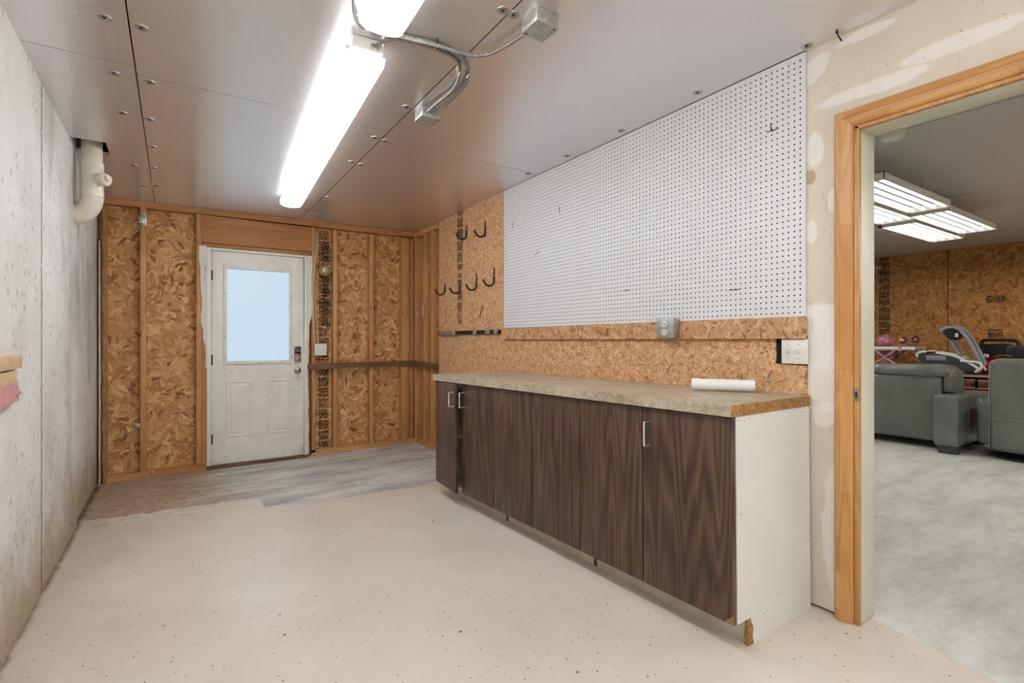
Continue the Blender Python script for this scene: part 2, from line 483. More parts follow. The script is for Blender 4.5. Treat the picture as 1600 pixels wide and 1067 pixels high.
M['pinkbag'] = plain('glossy_pink_film', L(188, 116, 132), .2, 0, .22, scale=24, bump=.6)
M['lilac'] = plain('lilac_plastic', L(140, 130, 176), .4)
M['canvas'] = plain('beige_canvas', L(196, 182, 150), .8)
M['mahogany'] = pine('red_brown_desk_wood', 'Y', L(104, 52, 34), L(72, 34, 22), L(118, 62, 42), rough=.35)
M['desk_edge'] = plain('worn_desk_edge', L(160, 138, 112), .5)
def m_leather():
    g = G('grey_leather', .3, 0, .6)
    p = g.coord()
    n = g.noise(p, 3.5, 5, .6)
    g.col(g.ramp(n, [(.3, L(92, 95, 92)), (.7, L(120, 122, 118))]))
    d, c = g.vor(p, 120)
    fold = g.noise(g.map(p, (3, 8, 6)), 1.2, 3)
    g.bump(d * .06 + fold * 1.2, .4, .02); return g.m
M['leather'] = m_leather()
M['thread'] = plain('pale_stitching', L(150, 153, 150), .6)
def emit(name, c, s):
    g = G(name, .5); g.b.inputs['Base Color'].default_value = (.8, .8, .8, 1)
    g.b.inputs['Emission Color'].default_value = c + (1,); g.b.inputs['Emission Strength'].default_value = s
    return g.m
M['lens'] = emit('lit_acrylic_lens', (.92, .965, 1), 10.5)
M['lens_fill'] = emit('added_fill_lens', (.92, .965, 1), 10.5)  # lens of the fill fixtures added behind the camera
M['tube'] = emit('lit_led_tube', (1, .99, .95), 1.7)
M['tube_fill'] = emit('added_fill_tube', (1, .99, .95), 27)  # brighter tube for the unseen fill panels added next door
M['reflector'] = plain('dull_reflector', L(84, 84, 82), .6)
M['pane'] = emit('daylit_frosted_glass', L(196, 218, 235), .70)
M['pane'].node_tree.nodes['Principled BSDF'].inputs['Base Color'].default_value = (.02, .02, .02, 1)

def m_conduit():
    g = G('ribbed_metal_conduit', .4, .7)
    g.b.inputs['Base Color'].default_value = L(178, 174, 166) + (1,)
    x, y, z = g.sep(g.coord(False))
    w = ((x * 1.0 + y * 1.3) * 150.0).fract()
    t = (w - .5).abs() * 2.0
    g.col(g.mix(t, L(84, 80, 75), L(184, 180, 172))); g.bump(t, .6, .004)
    return g.m
M['conduit'] = m_conduit()

# ================================================================== SETTING
def struct(mb, name, mats, smooth=0): return mb.build(name, mats, origin=(0, 0, 0), smooth=smooth, kind='structure')

# floor: one slab through both rooms
b = MB()
xs = [WL - .15, 0, .8, 1.6, 2.38, 4.5, 9.1]; ys = [-3, -1, 1, 3, 5, 6.6]
vs = [(x, y, FZ(x, y)) for y in ys for x in xs] + [(x, y, -.25) for y in ys for x in xs]
n = len(xs); N = n * len(ys); fs = []
for j in range(len(ys) - 1):
    for i in range(n - 1):
        a = j * n + i
        fs.append([a, a + 1, a + n + 1, a + n]); fs.append([N + a, N + a + n, N + a + n + 1, N + a + 1])
for i in range(n - 1):
    fs.append([i, N + i, N + i + 1, i + 1]); k = (len(ys) - 1) * n + i; fs.append([k, k + 1, N + k + 1, N + k])
for j in range(len(ys) - 1):
    a = j * n; fs.append([a, a + n, N + a + n, N + a]); a += n - 1; fs.append([a, N + a, N + a + n, a + n])
b.add(vs, fs); struct(b, 'floor', M['floor'])

# ceiling: foil boards with open joints, one notched round the drain pipe
b = MB()
def cboard(poly):
    g_ = .0025
    cx = sum(p[0] for p in poly) / len(poly); cy = sum(p[1] for p in poly) / len(poly)
    pl = [(p[0] + (g_ if p[0] < cx else -g_), p[1] + (g_ if p[1] < cy else -g_)) for p in poly]
    b.prism([(x, y, CZ(x, y)) for x, y in pl], (0, 0, .02))
S1, S2, E1 = -.148, 1.045, 2.30
for x0, x1, cuts in ((WL - .02, S1, (-2.6, .38, 2.79, 5.46)), (S1, S2, (-2.6, .47, 2.87, 5.46)), (S2, E1, (-2.6, .62, 3.04, 5.46))):
    for y0, y1 in zip(cuts, cuts[1:]):
        if x0 < -.4 and y0 > 2:
            hx, h0, h1 = -.352, 3.94, 4.2
            cboard([(x0, y0), (x1, y0), (x1, h0), (x0, h0)])
            b.prism([(x, y, CZ(x, y)) for x, y in ((hx, h0), (x1 - .0025, h0), (x1 - .0025, h1), (hx, h1))], (0, 0, .02))
            b.prism([(x, y, CZ(x, y)) for x, y in ((x0, h1), (x1 - .0025, h1), (x1 - .0025, y1), (x0, y1))], (0, 0, .02))
        else:
            cboard([(x0, y0), (x1, y0), (x1, y1), (x0, y1)])
def planar_uv(o):
    uv = o.data.uv_layers.new(name='UVMap')
    for l in o.data.loops: uv.data[l.index].uv = o.data.vertices[l.vertex_index].co.xy
planar_uv(struct(b, 'ceiling', M['foil']))
struct(MB().box(WL - .15, 2.4, -3, 5.7, 2.62, 2.7), 'trim_8', M['void'])          # black slab paints the dark of the joist space
struct(MB().box(2.34, 9.1, -3, 6.6, 2.45, 2.5), 'trim_9', M['void'])  # same painted dark above the next room's ceiling boards
# ceiling of the other room
b = MB()
for x0, x1 in ((2.40, 3.6), (3.606, 5.63), (5.638, 8.3), (8.305, 9.0)):
    b.box(x0, x1, -3, 6.5, 2.41, 2.43)
planar_uv(struct(b, 'ceiling_far', M['foil_far']))

# concrete wall; the stretch beyond the drain pipe sits back a little
b = MB()
b.box(WL - .15, WL, -3, 4.225, -.2, 2.68, .008)
b.box(WL - .15, WL - .02, 4.2, 5.7, -.2, 2.68)
struct(b, 'wall_left', M['concrete'])
struct(MB().box(WL - .15, 9.1, -3.1, -2.9, -.2, 2.7), 'wall_near', M['wall_other'])
struct(MB().box(2.39, 9.1, 6.4, 6.5, -.2, 2.6), 'wall_side', M['wall_other'])
b = MB()
for y0, y1 in ((-3, .04), (.045, 2.507), (2.512, 4.95), (4.955, 6.45)):
    b.box(FARX, FARX + .02, y0 + .0025, y1 - .0025, -.1, 2.5)
struct(b, 'wall_far', M['osb_far'])
struct(MB().box(FARX + .0205, FARX + .06, -3.1, 6.6, -.2, 2.6), 'trim_11', M['void'])  # added behind the far boards to stop light leaking through joints
# back wall sheathing round the entrance door
b = MB()
b.box(WL - .02, .24, SH, SH + .02, -.1, 2.5); b.box(1.09, 2.46, SH, SH + .02, -.1, 2.5); b.box(.24, 1.09, SH, SH + .02, 2.0, 2.5)
struct(b, 'wall_back', M['osb_back'])
# pegboard wall: drywall core with the doorway cut out; the last bay is open framing
b = MB()
b.box(2.274, 2.398, .937, 4.77, .035, 2.55); b.box(2.274, 2.398, -.02, .937, 2.03, 2.55); b.box(2.274, 2.398, -3, -.02, .035, 2.55)
b.box(2.30, 2.39, .937, 4.77, -.1, .04); b.box(2.30, 2.39, -3, -.02, -.1, .04)
struct(b, 'wall_right', M['drywall'])
struct(MB().box(2.36, 2.398, 4.77, 5.6, -.1, 2.5), 'wall_right_bay', M['pineZ'])
# boards on that wall
struct(MB().box(WR, 2.274, 3.538, 4.775, .0, 2.383), 'wall_right_panel', M['osb_tall'])
b = MB()
z0, zt = .70, 1.175
b.prism([(WR, y, z) for y, z in ((3.532, z0), (3.532, zt), (1.256, zt), (1.253, 1.10), (1.257, 1.055), (1.119, 1.051), (1.121, z0))], (.0103, 0, 0))
b.box(2.2725, 2.2738, 1.1195, 1.272, 1.04, 1.18, mi=1)  # black plate paints the dark gap beside the switch
struct(b, 'wall_right_backsplash', [M['osb_fine'], M['void']])

# doorway trim
def casing(ring_pts, name, mat):
    b = MB(); b.loft(ring_pts); return struct(b, name, mat, 30)
prof = [(.066, 2.274), (.066, 2.251), (.058, 2.244), (.04, 2.243), (.035, 2.248), (.014, 2.251), (.004, 2.258), (.0, 2.266), (.0, 2.274)]
casing([[(x, .937 + t, FZ(x, 1) + .002) for t, x in prof], [(x, .937 + t, 2.017 + t) for t, x in prof]], 'trim_1', M['trimZ'])
casing([[(x, .937 + t, 2.017 + t) for t, x in prof], [(x, -.02 - t, 2.017 + t) for t, x in prof]], 'trim_2', M['trimY'])
casing([[(x, -.02 - t, 2.017 + t) for t, x in prof], [(x, -.02 - t, FZ(x, 0)) for t, x in prof]], 'trim_3', M['trimZ'])
b = MB(); b.box(2.262, 2.283, .917, .9365, .024, 2.017, .004); b.box(2.262, 2.283, -.02, .9365, 2.0, 2.0165, .004)
struct(b, 'trim_4', M['trimZ'], 30)
b = MB(); b.box(2.2832, 2.402, .918, .9365, .028, 2.016, .002); b.box(2.2832, 2.402, -.02, .9365, 2.0, 2.016, .002); b.box(2.2832, 2.402, -.02, 0, .028, 2.016, .002)
struct(b, 'trim_5', M['cream_jamb'], 30)
sp = thing('strike_plate', 'small steel strike plate set in the orange pine edge of the doorway', 'strike plate', (2.2612, .928, .935))
b = MB(); b.lathe([(.0, 0), (.0, 0)], (0, 0, 0), (1, 0, 0))
b = MB(); b.box(2.2585, 2.2615, .919, .934, .917, .972, .001)
b.build('plate', M['nickel'], sp)
MB().box(2.2578, 2.2584, .9225, .9305, .931, .955).build('latch_hole', M['black'], sp)

# ------------------------------------------------------------------ framing of the back wall and the open bay
def stud(name, mb, mat, label, group='exposed wall framing'):
    o = mb.build(name, mat, smooth=30, kind='structure'); tag(o, label, 'framing lumber', group); return o
def bx(*a, b=.002): return MB().box(*a, b=b)
top = 2.305
ZB = lambda x: FZ(x, WB)
stud('wall_stud', bx(-.251, -.209, WB, SH, .02, top), M['pineZ'], 'pine stud standing between the concrete wall and the white door')
stud('wall_stud', bx(.158, .198, WB, SH, .02, top), M['pineZ'], 'full-height pine stud at the hinge side of the white door')
stud('wall_stud', bx(.199, .237, WB + .004, SH, .02, 2.03), M['headerZ'], 'darker short stud against the hinge jamb, under the header board')
stud('wall_stud', bx(1.150, 1.188, WB, SH, .02, top), M['headerZ'], 'pine stud at the latch side of the white door')
stud('wall_stud', bx(1.364, 1.403, WB, SH, .05, top), M['pineZ'], 'pine stud beside the black-printed strip of sheathing')
stud('wall_stud', bx(1.745, 1.787, WB, SH, .05, top), M['pineZ'], 'pine stud midway between the light switch and the corner')
stud('wall_stud', bx(2.108, 2.19, WB, SH, .05, top), M['pineZ'], 'wide double stud just before the corner')
stud('wall_stud', bx(2.20, 2.262, WB + .02, SH, .05, top), M['headerZ'], 'dark recessed stud in the corner beside the white caulk line')
stud('wall_stud', bx(2.272, 2.36, WB + .001, WB + .04, .02, 2.33), M['pineZ'], 'knotty stud in the corner of the open bay')
stud('wall_stud', bx(2.272, 2.36, 5.157, 5.195, .05, 2.33), M['pineZ'], 'stud in the open bay carrying the small silver hook')
stud('wall_stud', bx(2.272, 2.36, 4.958, 4.996, .05, 2.33), M['pineZ'], 'stud in the open bay nearest the black hooks')
stud('wall_stud', bx(-.52, -.478, WB + .03, SH, -.02, top), M['headerZ'], 'stud tight against the concrete wall behind the foam')
b = MB(); b.prism([(-.49, WB, -.034), (.235, WB, -.026), (.235, WB, .03), (-.49, WB, .02)], (0, SH - WB, 0))
stud('wall_plate', b, M['headerX'], 'bottom plate lying between concrete wall and white door')
b = MB(); b.prism([(1.15, WB, -.014), (2.262, WB, 0.0), (2.262, WB, .05), (1.15, WB, .048)], (0, SH - WB, 0))
stud('wall_plate', b, M['pineX'], 'bottom plate lying between white door and corner')
stud('wall_plate', bx(2.266, 2.36, 4.77, 5.43, -.01, .055), M['pineY'], 'bottom plate of the open stud bay')
b = MB(); b.prism([(-.52, WB - .004, CZ(-.52, WB) - .002), (2.262, WB - .004, CZ(2.26, WB) - .002), (2.262, WB - .004, 2.325), (-.52, WB - .004, 2.302)], (0, SH - WB, 0))
stud('wall_plate', b, M['headerX'], 'top plate running along the back wall under the ceiling')
stud('wall_plate', bx(2.266, 2.36, 4.776, 5.43, 2.325, 2.384), M['pineY'], 'top plate of the open stud bay')
stud('header_board', bx(.1995, 1.149, WB + .006, SH, 2.055, 2.303), M['headerX'], 'wide reddish header board above the white door')
stud('header_board', bx(.1995, 1.149, WB + .03, SH, 2.02, 2.053), M['headerX'], 'thin board between header and top of the door frame')
stud('wall_sheathing_edge', bx(2.2628, 2.2662, WB - .004, WB - .001, .0, 2.37, b=0), M['caulk'], 'thin white caulk line up the corner of the back wall')
b = MB(); b.prism([(1.108, WB - .03, .868), (2.262, WB - .03, .876), (2.262, WB - .03, .932), (1.108, WB - .03, .925)], (0, .029, 0))
br = stud('brace_board', b, M['braceX'], 'dark weathered board nailed across the back wall studs beside the door')
b = MB(); b.prism([(2.245, 4.778, .857), (2.245, 5.365, .874), (2.245, 5.365, .93), (2.245, 4.778, .915)], (.0265, 0, 0))
stud('brace_board', b, M['braceY'], 'short dark weathered board across the open bay')

# foam and white strip where framing meets concrete
b = MB(); pts = []
for k in range(34):
    z = -.02 + k * .07
    pts.append((-.494 + .006 * math.sin(k * 1.7), 5.392 + .006 * math.sin(k * 2.3), z))
b.tube(pts, [.013 + .005 * math.sin(k * 2.9) for k in range(34)], 8)
tag(b.build('foam_bead', M['foam']), 'yellowed bead of spray foam up the joint of concrete wall and framing', 'foam')
b = MB(); b.prism([(-.5221, 5.35, -.025), (-.516, 5.35, -.025), (-.514, 5.352, .9), (-.5175, 5.35, 1.98), (-.5221, 5.35, 1.98)], (0, .03, 0))
tag(b.build('caulk_strip', M['caulk']), 'thin white strip standing beside the foam at the end of the concrete wall', 'strip')

# ================================================================== ENTRANCE DOOR
dx0, dx1, dzb, dzt = .276, 1.077, .012, 1.984
DY = WB + .012
d1 = thing('door_1', 'worn white steel door with a frosted half window and two raised panels', 'door', (.676, DY, dzb)); d1['kind'] = 'structure'
b = MB()
gx0, gx1, gz0, gz1 = .372, .968, .934, 1.858
b.box(dx0, gx0 + .02, DY, DY + .044, dzb, dzt, .002); b.box(gx1 - .02, dx1, DY, DY + .044, dzb, dzt, .002)
b.box(gx0 + .02, gx1 - .02, DY, DY + .044, dzb, gz0 + .02); b.box(gx0 + .02, gx1 - .02, DY, DY + .044, gz1 - .02, dzt)
b.build('slab', M['door'], d1)
for (px0, px1) in ((.392, .611), (.738, .957)):
    b = MB()
    def fr(o, i, h0, h1):
        z0, z1 = .252, .781
        A_ = [(px0 + o, z0 + o), (px1 - o, z0 + o), (px1 - o, z1 - o), (px0 + o, z1 - o)]
        B_ = [(px0 + i, z0 + i), (px1 - i, z0 + i), (px1 - i, z1 - i), (px0 + i, z1 - i)]
        vs = [(x, DY - h0, z) for x, z in A_] + [(x, DY - h1, z) for x, z in B_]
        b.add(vs, [[k, (k + 1) % 4, 4 + (k + 1) % 4, 4 + k] for k in range(4)])
    fr(0, .008, 0, .006); fr(.008, .016, .006, .006); fr(.016, .024, .006, .0012); fr(.024, .036, .0012, .0012); fr(.036, .046, .0012, .006)
    x0, x1, z0, z1 = px0 + .046, px1 - .046, .252 + .046, .781 - .046
    b.add([(x0, DY - .006, z0), (x1, DY - .006, z0), (x1, DY - .006, z1), (x0, DY - .006, z1)], [[0, 1, 2, 3]])
    b.build('raised_panel', M['door'], d1, smooth=25)
b = MB()
w = .03
for q in ((gx0, gx1, gz0, gz0 + w), (gx0, gx1, gz1 - w, gz1), (gx0, gx0 + w, gz0 + w, gz1 - w), (gx1 - w, gx1, gz0 + w, gz1 - w)):
    b.box(q[0], q[1], DY - .012, DY + .03, q[2], q[3], .004)
lf = b.build('window_frame', M['door'], d1)
for k in range(5):
    for xx in (gx0 + .01, gx1 - .01):
        b = MB(); b.lathe([(.006, 0), (.005, .002), (0.0005, .003)], (xx, DY - .012, gz0 + .06 + k * .2), (0, -1, 0), 8)
        b.build('screw', M['nickel'], lf)
for k in range(3):
    for zz in (gz0 + .01, gz1 - .01):
        b = MB(); b.lathe([(.006, 0), (.005, .002), (0.0005, .003)], (gx0 + .1 + k * .2, DY - .012, zz), (0, -1, 0), 8)
        b.build('screw', M['nickel'], lf)
MB().box(gx0 + w - .005, gx1 - w + .005, DY + .004, DY + .012, gz0 + w - .005, gz1 - w + .005).build('window_pane', M['pane'], d1)
kp = MB().box(.985, 1.047, DY - .028, DY, .945, 1.10, .006).build('keypad_lock', M['nickel'], d1); kp['label'] = 'satin metal keypad deadbolt'
MB().box(.989, 1.043, DY - .031, DY - .027, 1.025, 1.097, .001).build('keypad_face', M['black_gloss'], kp)
for r_ in range(2):
    for c_ in range(5):
        MB().box(.993 + c_ * .0098, .9995 + c_ * .0098, DY - .0335, DY - .0305, 1.046 + r_ * .022, 1.061 + r_ * .022, .001).build('button', M['grey'], kp)
b = MB(); b.box(-.004, .004, -.012, 0, -.022, .022, .002, mat=Matrix.Translation((1.016, DY - .028, .983)) @ Matrix.Rotation(1.05, 4, 'Y'))
b.build('thumb_turn', M['off_white'], kp)
b = MB(); b.lathe([(.033, 0), (.033, .006), (.012, .01), (.012, .028), (.022, .036), (.028, .048), (.026, .06), (.014, .067), (.0005, .068)], (1.016, DY, .862), (0, -1, 0), 24)
kb = b.build('knob', M['nickel'], d1)
MB().lathe([(.008, .0), (.007, .004), (.0005, .004)], (1.016, DY - .067, .862), (0, -1, 0), 10).build('lock_button', M['black'], kb)
for zz in (.25, .98, 1.76):
    b = MB(); b.lathe([(.007, 0), (.007, .09)], (dx0 - .004, DY - .008, zz - .045), (0, 0, 1), 10); b.box(dx0 - .01, dx0 + .012, DY - .004, DY + .001, zz - .045, zz + .045)
    b.build('hinge', M['dark_grey'], d1)
MB().box(1.045, 1.077, DY - .008, DY, 1.85, 1.875, .002).build('alarm_contact', M['white_melamine'], d1)
# frame of the door
b = MB(); b.box(.238, .2735, WB - .004, SH + .02, -.02, 2.012, .003); b.box(1.0795, 1.106, WB - .004, SH + .02, .0, 2.012, .003); b.box(.2735, 1.0795, WB - .004, SH + .02, 1.987, 2.012, .003)
struct(b, 'trim_6', M['door'], 30)
b = MB(); b.box(.238, 1.106, WB - .03, SH, -.028, .01, .003); struct(b, 'trim_7', M['braceX'], 30)
struct(MB().box(.2, 1.15, SH + .03, SH + .05, -.1, 2.1), 'trim_10', M['white_melamine'])
# torn, painted strips either side
def torn(name, left, right, label):
    b = MB()
    poly = [(x, WB - .008, z) for x, z in left] + [(x, WB - .008, z) for x, z in reversed(right)]
    b.prism(poly, (0, .007, 0)); tag(b.build(name, M['peeled'], smooth=0), label, 'torn trim')
zs = [.9 + k * .07 for k in range(17)]
torn('torn_trim_strip', [(.232 - max(0, (z - 1.25)) ** .6 * .062 + random.uniform(-.006, .004) - (.02 if 1.15 < z < 1.4 else 0), z) for z in zs], [(.2375, z) for z in zs], 'torn white strip along the hinge side of the door frame')
zs = [.02 + k * .1 for k in range(20)] + [2.01]
torn('torn_trim_strip', [(1.1065, z) for z in zs], [(1.118 + random.uniform(-.005, .005) + (.036 if z > 1.42 else .022 * max(0, (z - .95)) if z > .95 else 0), z) for z in zs], 'torn white strip along the latch side of the door frame')

# switch, cables, cover beside the door
sw = thing('light_switch', 'white double light switch on the back wall beside the keypad door', 'light switch', (1.227, WB - .04, 1.005))
MB().box(1.168, 1.287, WB - .046, WB - .038, 1.007, 1.125, .003).build('switch_plate', M['white_melamine'], sw)
MB().box(1.176, 1.28, WB - .038, WB + .02, 1.015, 1.118, .002).build('switch_box', M['grey'], sw)
for xx in (1.205, 1.25):
    MB().box(xx - .005, xx + .005, WB - .056, WB - .045, 1.058, 1.076, .002).build('toggle', M['ivory'], sw)
cz = lambda x, z, y=WB - .006: (x, y, z)
b = MB(); b.tube(cat_curve([cz(1.178, 2.29, WB + .03), cz(1.196, 2.2), cz(1.19, 2.0), cz(1.166, 1.82), cz(1.160, 1.6), cz(1.165, 1.35), cz(1.172, 1.2), cz(1.185, 1.12)]), .006, 8, flat=.6)
tag(b.build('electric_cable', M['cable']), 'white cable bowing down the stud from the ceiling to the switch', 'cable')
b = MB(); b.tube(cat_curve([cz(1.205, 2.29, WB + .03), cz(1.214, 2.2, WB + .02), cz(1.207, 2.0, WB + .02), cz(1.2, 1.8, WB + .02), cz(1.192, 1.5), cz(1.2, 1.25), cz(1.215, 1.12)]), .0055, 8, flat=.6)
tag(b.build('electric_cable', M['cable']), 'thinner white cable running down close to the printed sheathing', 'cable')
b = MB(); b.tube(cat_curve([cz(1.125, .80, WB - .012), cz(1.16, .77, WB - .012), cz(1.18, .66, WB - .01), cz(1.176, .5, WB - .006), cz(1.168, .3, WB - .006)]), .003, 6)
tag(b.build('electric_cable', M['cable']), 'thin loose white wire hanging below the brace board', 'cable')
jc = thing('round_cover', 'round yellowed wiring cover fixed to the stud above the switch', 'cover', (1.275, WB - .02, 1.86))
MB().lathe([(.06, 0), (.058, .02), (.045, .028), (.03, .03)], (1.275, WB + .0, 1.875), (0, -1, 0), 24).build('cover_ring', M['foam'], jc)
MB().lathe([(.03, 0), (.028, .012), (.0005, .016)], (1.275, WB - .028, 1.875), (0, -1, 0), 16).build('cover_centre', M['galv'], jc)

# small metal bits on the first stud
h = thing('latch_bracket', 'galvanised latch bracket high on the stud near the concrete wall', 'bracket', (-.235, WB - .02, 2.14))
b = MB(); b.box(-.243, -.207, WB - .004, WB, 2.15, 2.26, .001); b.build('back_plate', M['galv'], h)
b = MB(); b.box(-.262, -.222, WB - .03, WB - .004, 2.16, 2.215, .003); b.build('catch', M['galv'], h)
b = MB(); b.tube([(-.262, WB - .02, 2.175), (-.28, WB - .02, 2.165), (-.285, WB - .02, 2.14), (-.272, WB - .02, 2.13)], .005, 8); b.build('hook', M['galv'], h)
h = MB(); h.box(-.29, -.251, WB + .03, WB + .05, .40, .445, .003); h.box(-.272, -.251, WB + .01, WB + .03, .41, .435, .002)
tag(h.build('cable_clip', M['galv']), 'small grey clip low on the side of the first stud', 'clip')
h = MB(); h.box(-.175, -.158, WB - .006, WB - .001, -.028, .035, .001); h.lathe([(.006, 0), (.005, .004)], (-.167, WB - .006, .02), (0, -1, 0), 8)
tag(h.build('anchor_strap', M['galv']), 'small metal strap over the bottom plate beside the concrete wall', 'strap')

# ================================================================== PEGBOARD
def pegboard():
    y0, y1, z0 = 1.123, 3.527, 1.262
    P = .0254
    ncol = int((y1 - y0) / P); nrow = 44
    b = MB()
    x = WR - .004; xb = WR + .009
    oy = y0 + ((y1 - y0) - ncol * P) / 2
    ztop = lambda y: CZ(WR, y) - .003
    vs = []; fs = []; ms = []
    gi = {}
    def gv(i, j):
        if (i, j) not in gi:
            gi[(i, j)] = len(vs); vs.append((x, oy + i * P, z0 + .006 + j * P))
        return gi[(i, j)]
    for i in range(ncol):
        for j in range(nrow):
            cy, cz_ = oy + (i + .5) * P, z0 + .006 + (j + .5) * P
            k0 = len(vs)
            for a in range(8):
                th = -3 * PI / 4 + a * PI / 4
                vs.append((x, cy + .0037 * math.cos(th), cz_ + .0037 * math.sin(th)))
            for a in range(8):
                th = -3 * PI / 4 + a * PI / 4
                vs.append((xb, cy + .0037 * math.cos(th), cz_ + .0037 * math.sin(th)))
            C4 = [gv(i, j), gv(i + 1, j), gv(i + 1, j + 1), gv(i, j + 1)]
            for k in range(4):
                fs.append([C4[k], C4[(k + 1) % 4], k0 + (2 * k + 2) % 8, k0 + (2 * k + 1) % 8]); ms.append(0)
                fs.append([C4[k], k0 + (2 * k + 1) % 8, k0 + 2 * k]); ms.append(0)
            for a in range(8):
                fs.append([k0 + a, k0 + (a + 1) % 8, k0 + 8 + (a + 1) % 8, k0 + 8 + a]); ms.append(1)
    bq = len(vs)
    s_ = MB(); s_.v = [Vector(p) for p in vs]; s_.f = fs; s_.m = ms
    zt = z0 + .006 + nrow * P; yl = oy; yr = oy + ncol * P
    # plain margins, edges and the back
    def quad(a, mi=0): s_.add(a, [[0, 1, 2, 3]], mi)
    quad([(x, y0, z0), (x, y1, z0), (x, y1, z0 + .006), (x, y0, z0 + .006)])
    quad([(x, y0, z0 + .006), (x, yl, z0 + .006), (x, yl, zt), (x, y0, zt)]); quad([(x, yr, z0 + .006), (x, y1, z0 + .006), (x, y1, zt), (x, yr, zt)])
    quad([(x, y0, zt), (x, y1, zt), (x, y1, ztop(y1)), (x, y0, ztop(y0))])
    quad([(x, y0, z0), (x, y0, ztop(y0)), (xb, y0, ztop(y0)), (xb, y0, z0)]); quad([(x, y1, z0), (x, y1, ztop(y1)), (xb, y1, ztop(y1)), (xb, y1, z0)], 1)
    quad([(x, y0, z0), (x, y1, z0), (xb, y1, z0), (xb, y0, z0)], 1)
    quad([(xb, y0, z0), (xb, y1, z0), (xb, y1, ztop(y1)), (xb, y0, ztop(y0))], 1)
    o = s_.build('pegboard', [M['peg'], M['peg_back']], smooth=0)
    tag(o, 'large white perforated pegboard panel above the OSB ledge board', 'pegboard')
pegboard()
def pin(y, z, dy, dz, label, cross=False):
    b = MB()
    b.tube([(WR - .003, y - dy / 2, z - dz / 2), (WR - .007, y, z), (WR - .003, y + dy / 2, z + dz / 2)], .0022, 6)
    if cross: b.tube([(WR - .004, y, z - .004), (WR - .02, y, z), (WR - .022, y, z + .028)], .0022, 6)
    tag(b.build('pegboard_pin', M['black']), label, 'pin', 'dark pins left in the pegboard')
pin(1.265, 2.112, .055, 0, 'crossed dark wire peg near the top of the pegboard by the doorway', True)
pin(1.455, 1.405, .06, .0, 'dark horizontal pin in the pegboard above the double switch')
pin(2.16, 1.46, .055, .0, 'dark horizontal pin low in the middle of the pegboard')
pin(3.07, 1.81, .06, -.03, 'slanting dark pin in the far half of the pegboard')
pin(2.80, 2.08, .01, .055, 'upright dark pin high in the far half of the pegboard')
pin(3.40, 2.09, .01, .06, 'upright dark pin near the far edge of the pegboard')

# ledge board under it
b = MB(); b.prism([(2.241, 3.527, 1.168), (2.241, 1.118, 1.1675), (2.241, 1.118, 1.263), (2.241, 3.527, 1.2605)], (WR - .0005 - 2.241, 0, 0))
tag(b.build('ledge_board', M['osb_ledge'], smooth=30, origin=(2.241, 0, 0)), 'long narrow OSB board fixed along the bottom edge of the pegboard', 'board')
b = MB(); b.box(-.02, 0, -.05, .05, -.022, .022, .002, mat=Matrix.Translation((2.2405, 2.345, 1.23)) @ Matrix.Rotation(.30, 4, 'X'))
tag(b.build('wood_block', M['trimY'], smooth=30), 'small tilted scrap of wood nailed to the ledge board', 'wood block')
ob = thing('outlet_box', 'square metal outlet box standing off the ledge board', 'outlet', (2.2, 1.81, 1.17))
MB().box(2.192, 2.2405, 1.760, 1.868, 1.174, 1.276, .004).build('box', M['galv'], ob)
cp = MB().box(2.184, 2.1925, 1.758, 1.870, 1.172, 1.278, .004).build('cover_plate', M['galv_paint'], ob)
for zz in (1.202, 1.246):
    r = MB().lathe([(.017, 0), (.017, .004), (.0005, .0045)], (2.184, 1.814, zz), (-1, 0, 0), 20).build('receptacle', M['off_white'], cp)
    for yy in (-.006, .006):
        MB().box(2.1785, 2.18, 1.814 + yy - .0012, 1.814 + yy + .0012, zz - .005, zz + .006).build('slot', M['black'], cp)
sw = thing('light_switch', 'white double toggle switch in the OSB cutout beside the doorway', 'light switch', (2.25, 1.168, 1.055))
MB().box(2.252, 2.2595, 1.109, 1.2225, 1.057, 1.166, .003).build('switch_plate', M['white_melamine'], sw)
MB().box(2.2595, 2.2722, 1.12, 1.22, 1.06, 1.16).build('switch_box', M['grey'], sw)
for yy in (1.148, 1.193):
    MB().box(2.238, 2.2525, yy - .0045, yy + .0045, 1.104, 1.122, .002).build('toggle', M['ivory'], sw)
    for zz in (1.082, 1.142): MB().lathe([(.003, 0), (.0005, .0012)], (2.252, yy, zz), (-1, 0, 0), 8).build('screw', M['nickel'], sw)
for i, (yy, zz, t) in enumerate(((1.262, 1.128, 'beside the black gap of the switch cutout'), (1.135, 1.005, 'at the doorway edge of the backsplash'), (1.285, .975, 'low behind the white roll end'))):
    b = MB(); b.box(WR - .003, WR, yy - .009, yy + .009, zz - .006, zz + .006, .001); b.lathe([(.003, 0), (.0005, .003)], (WR - .003, yy, zz), (-1, 0, 0), 8)
    tag(b.build('cable_staple', M['galv']), 'small metal cable tab ' + t, 'clip')

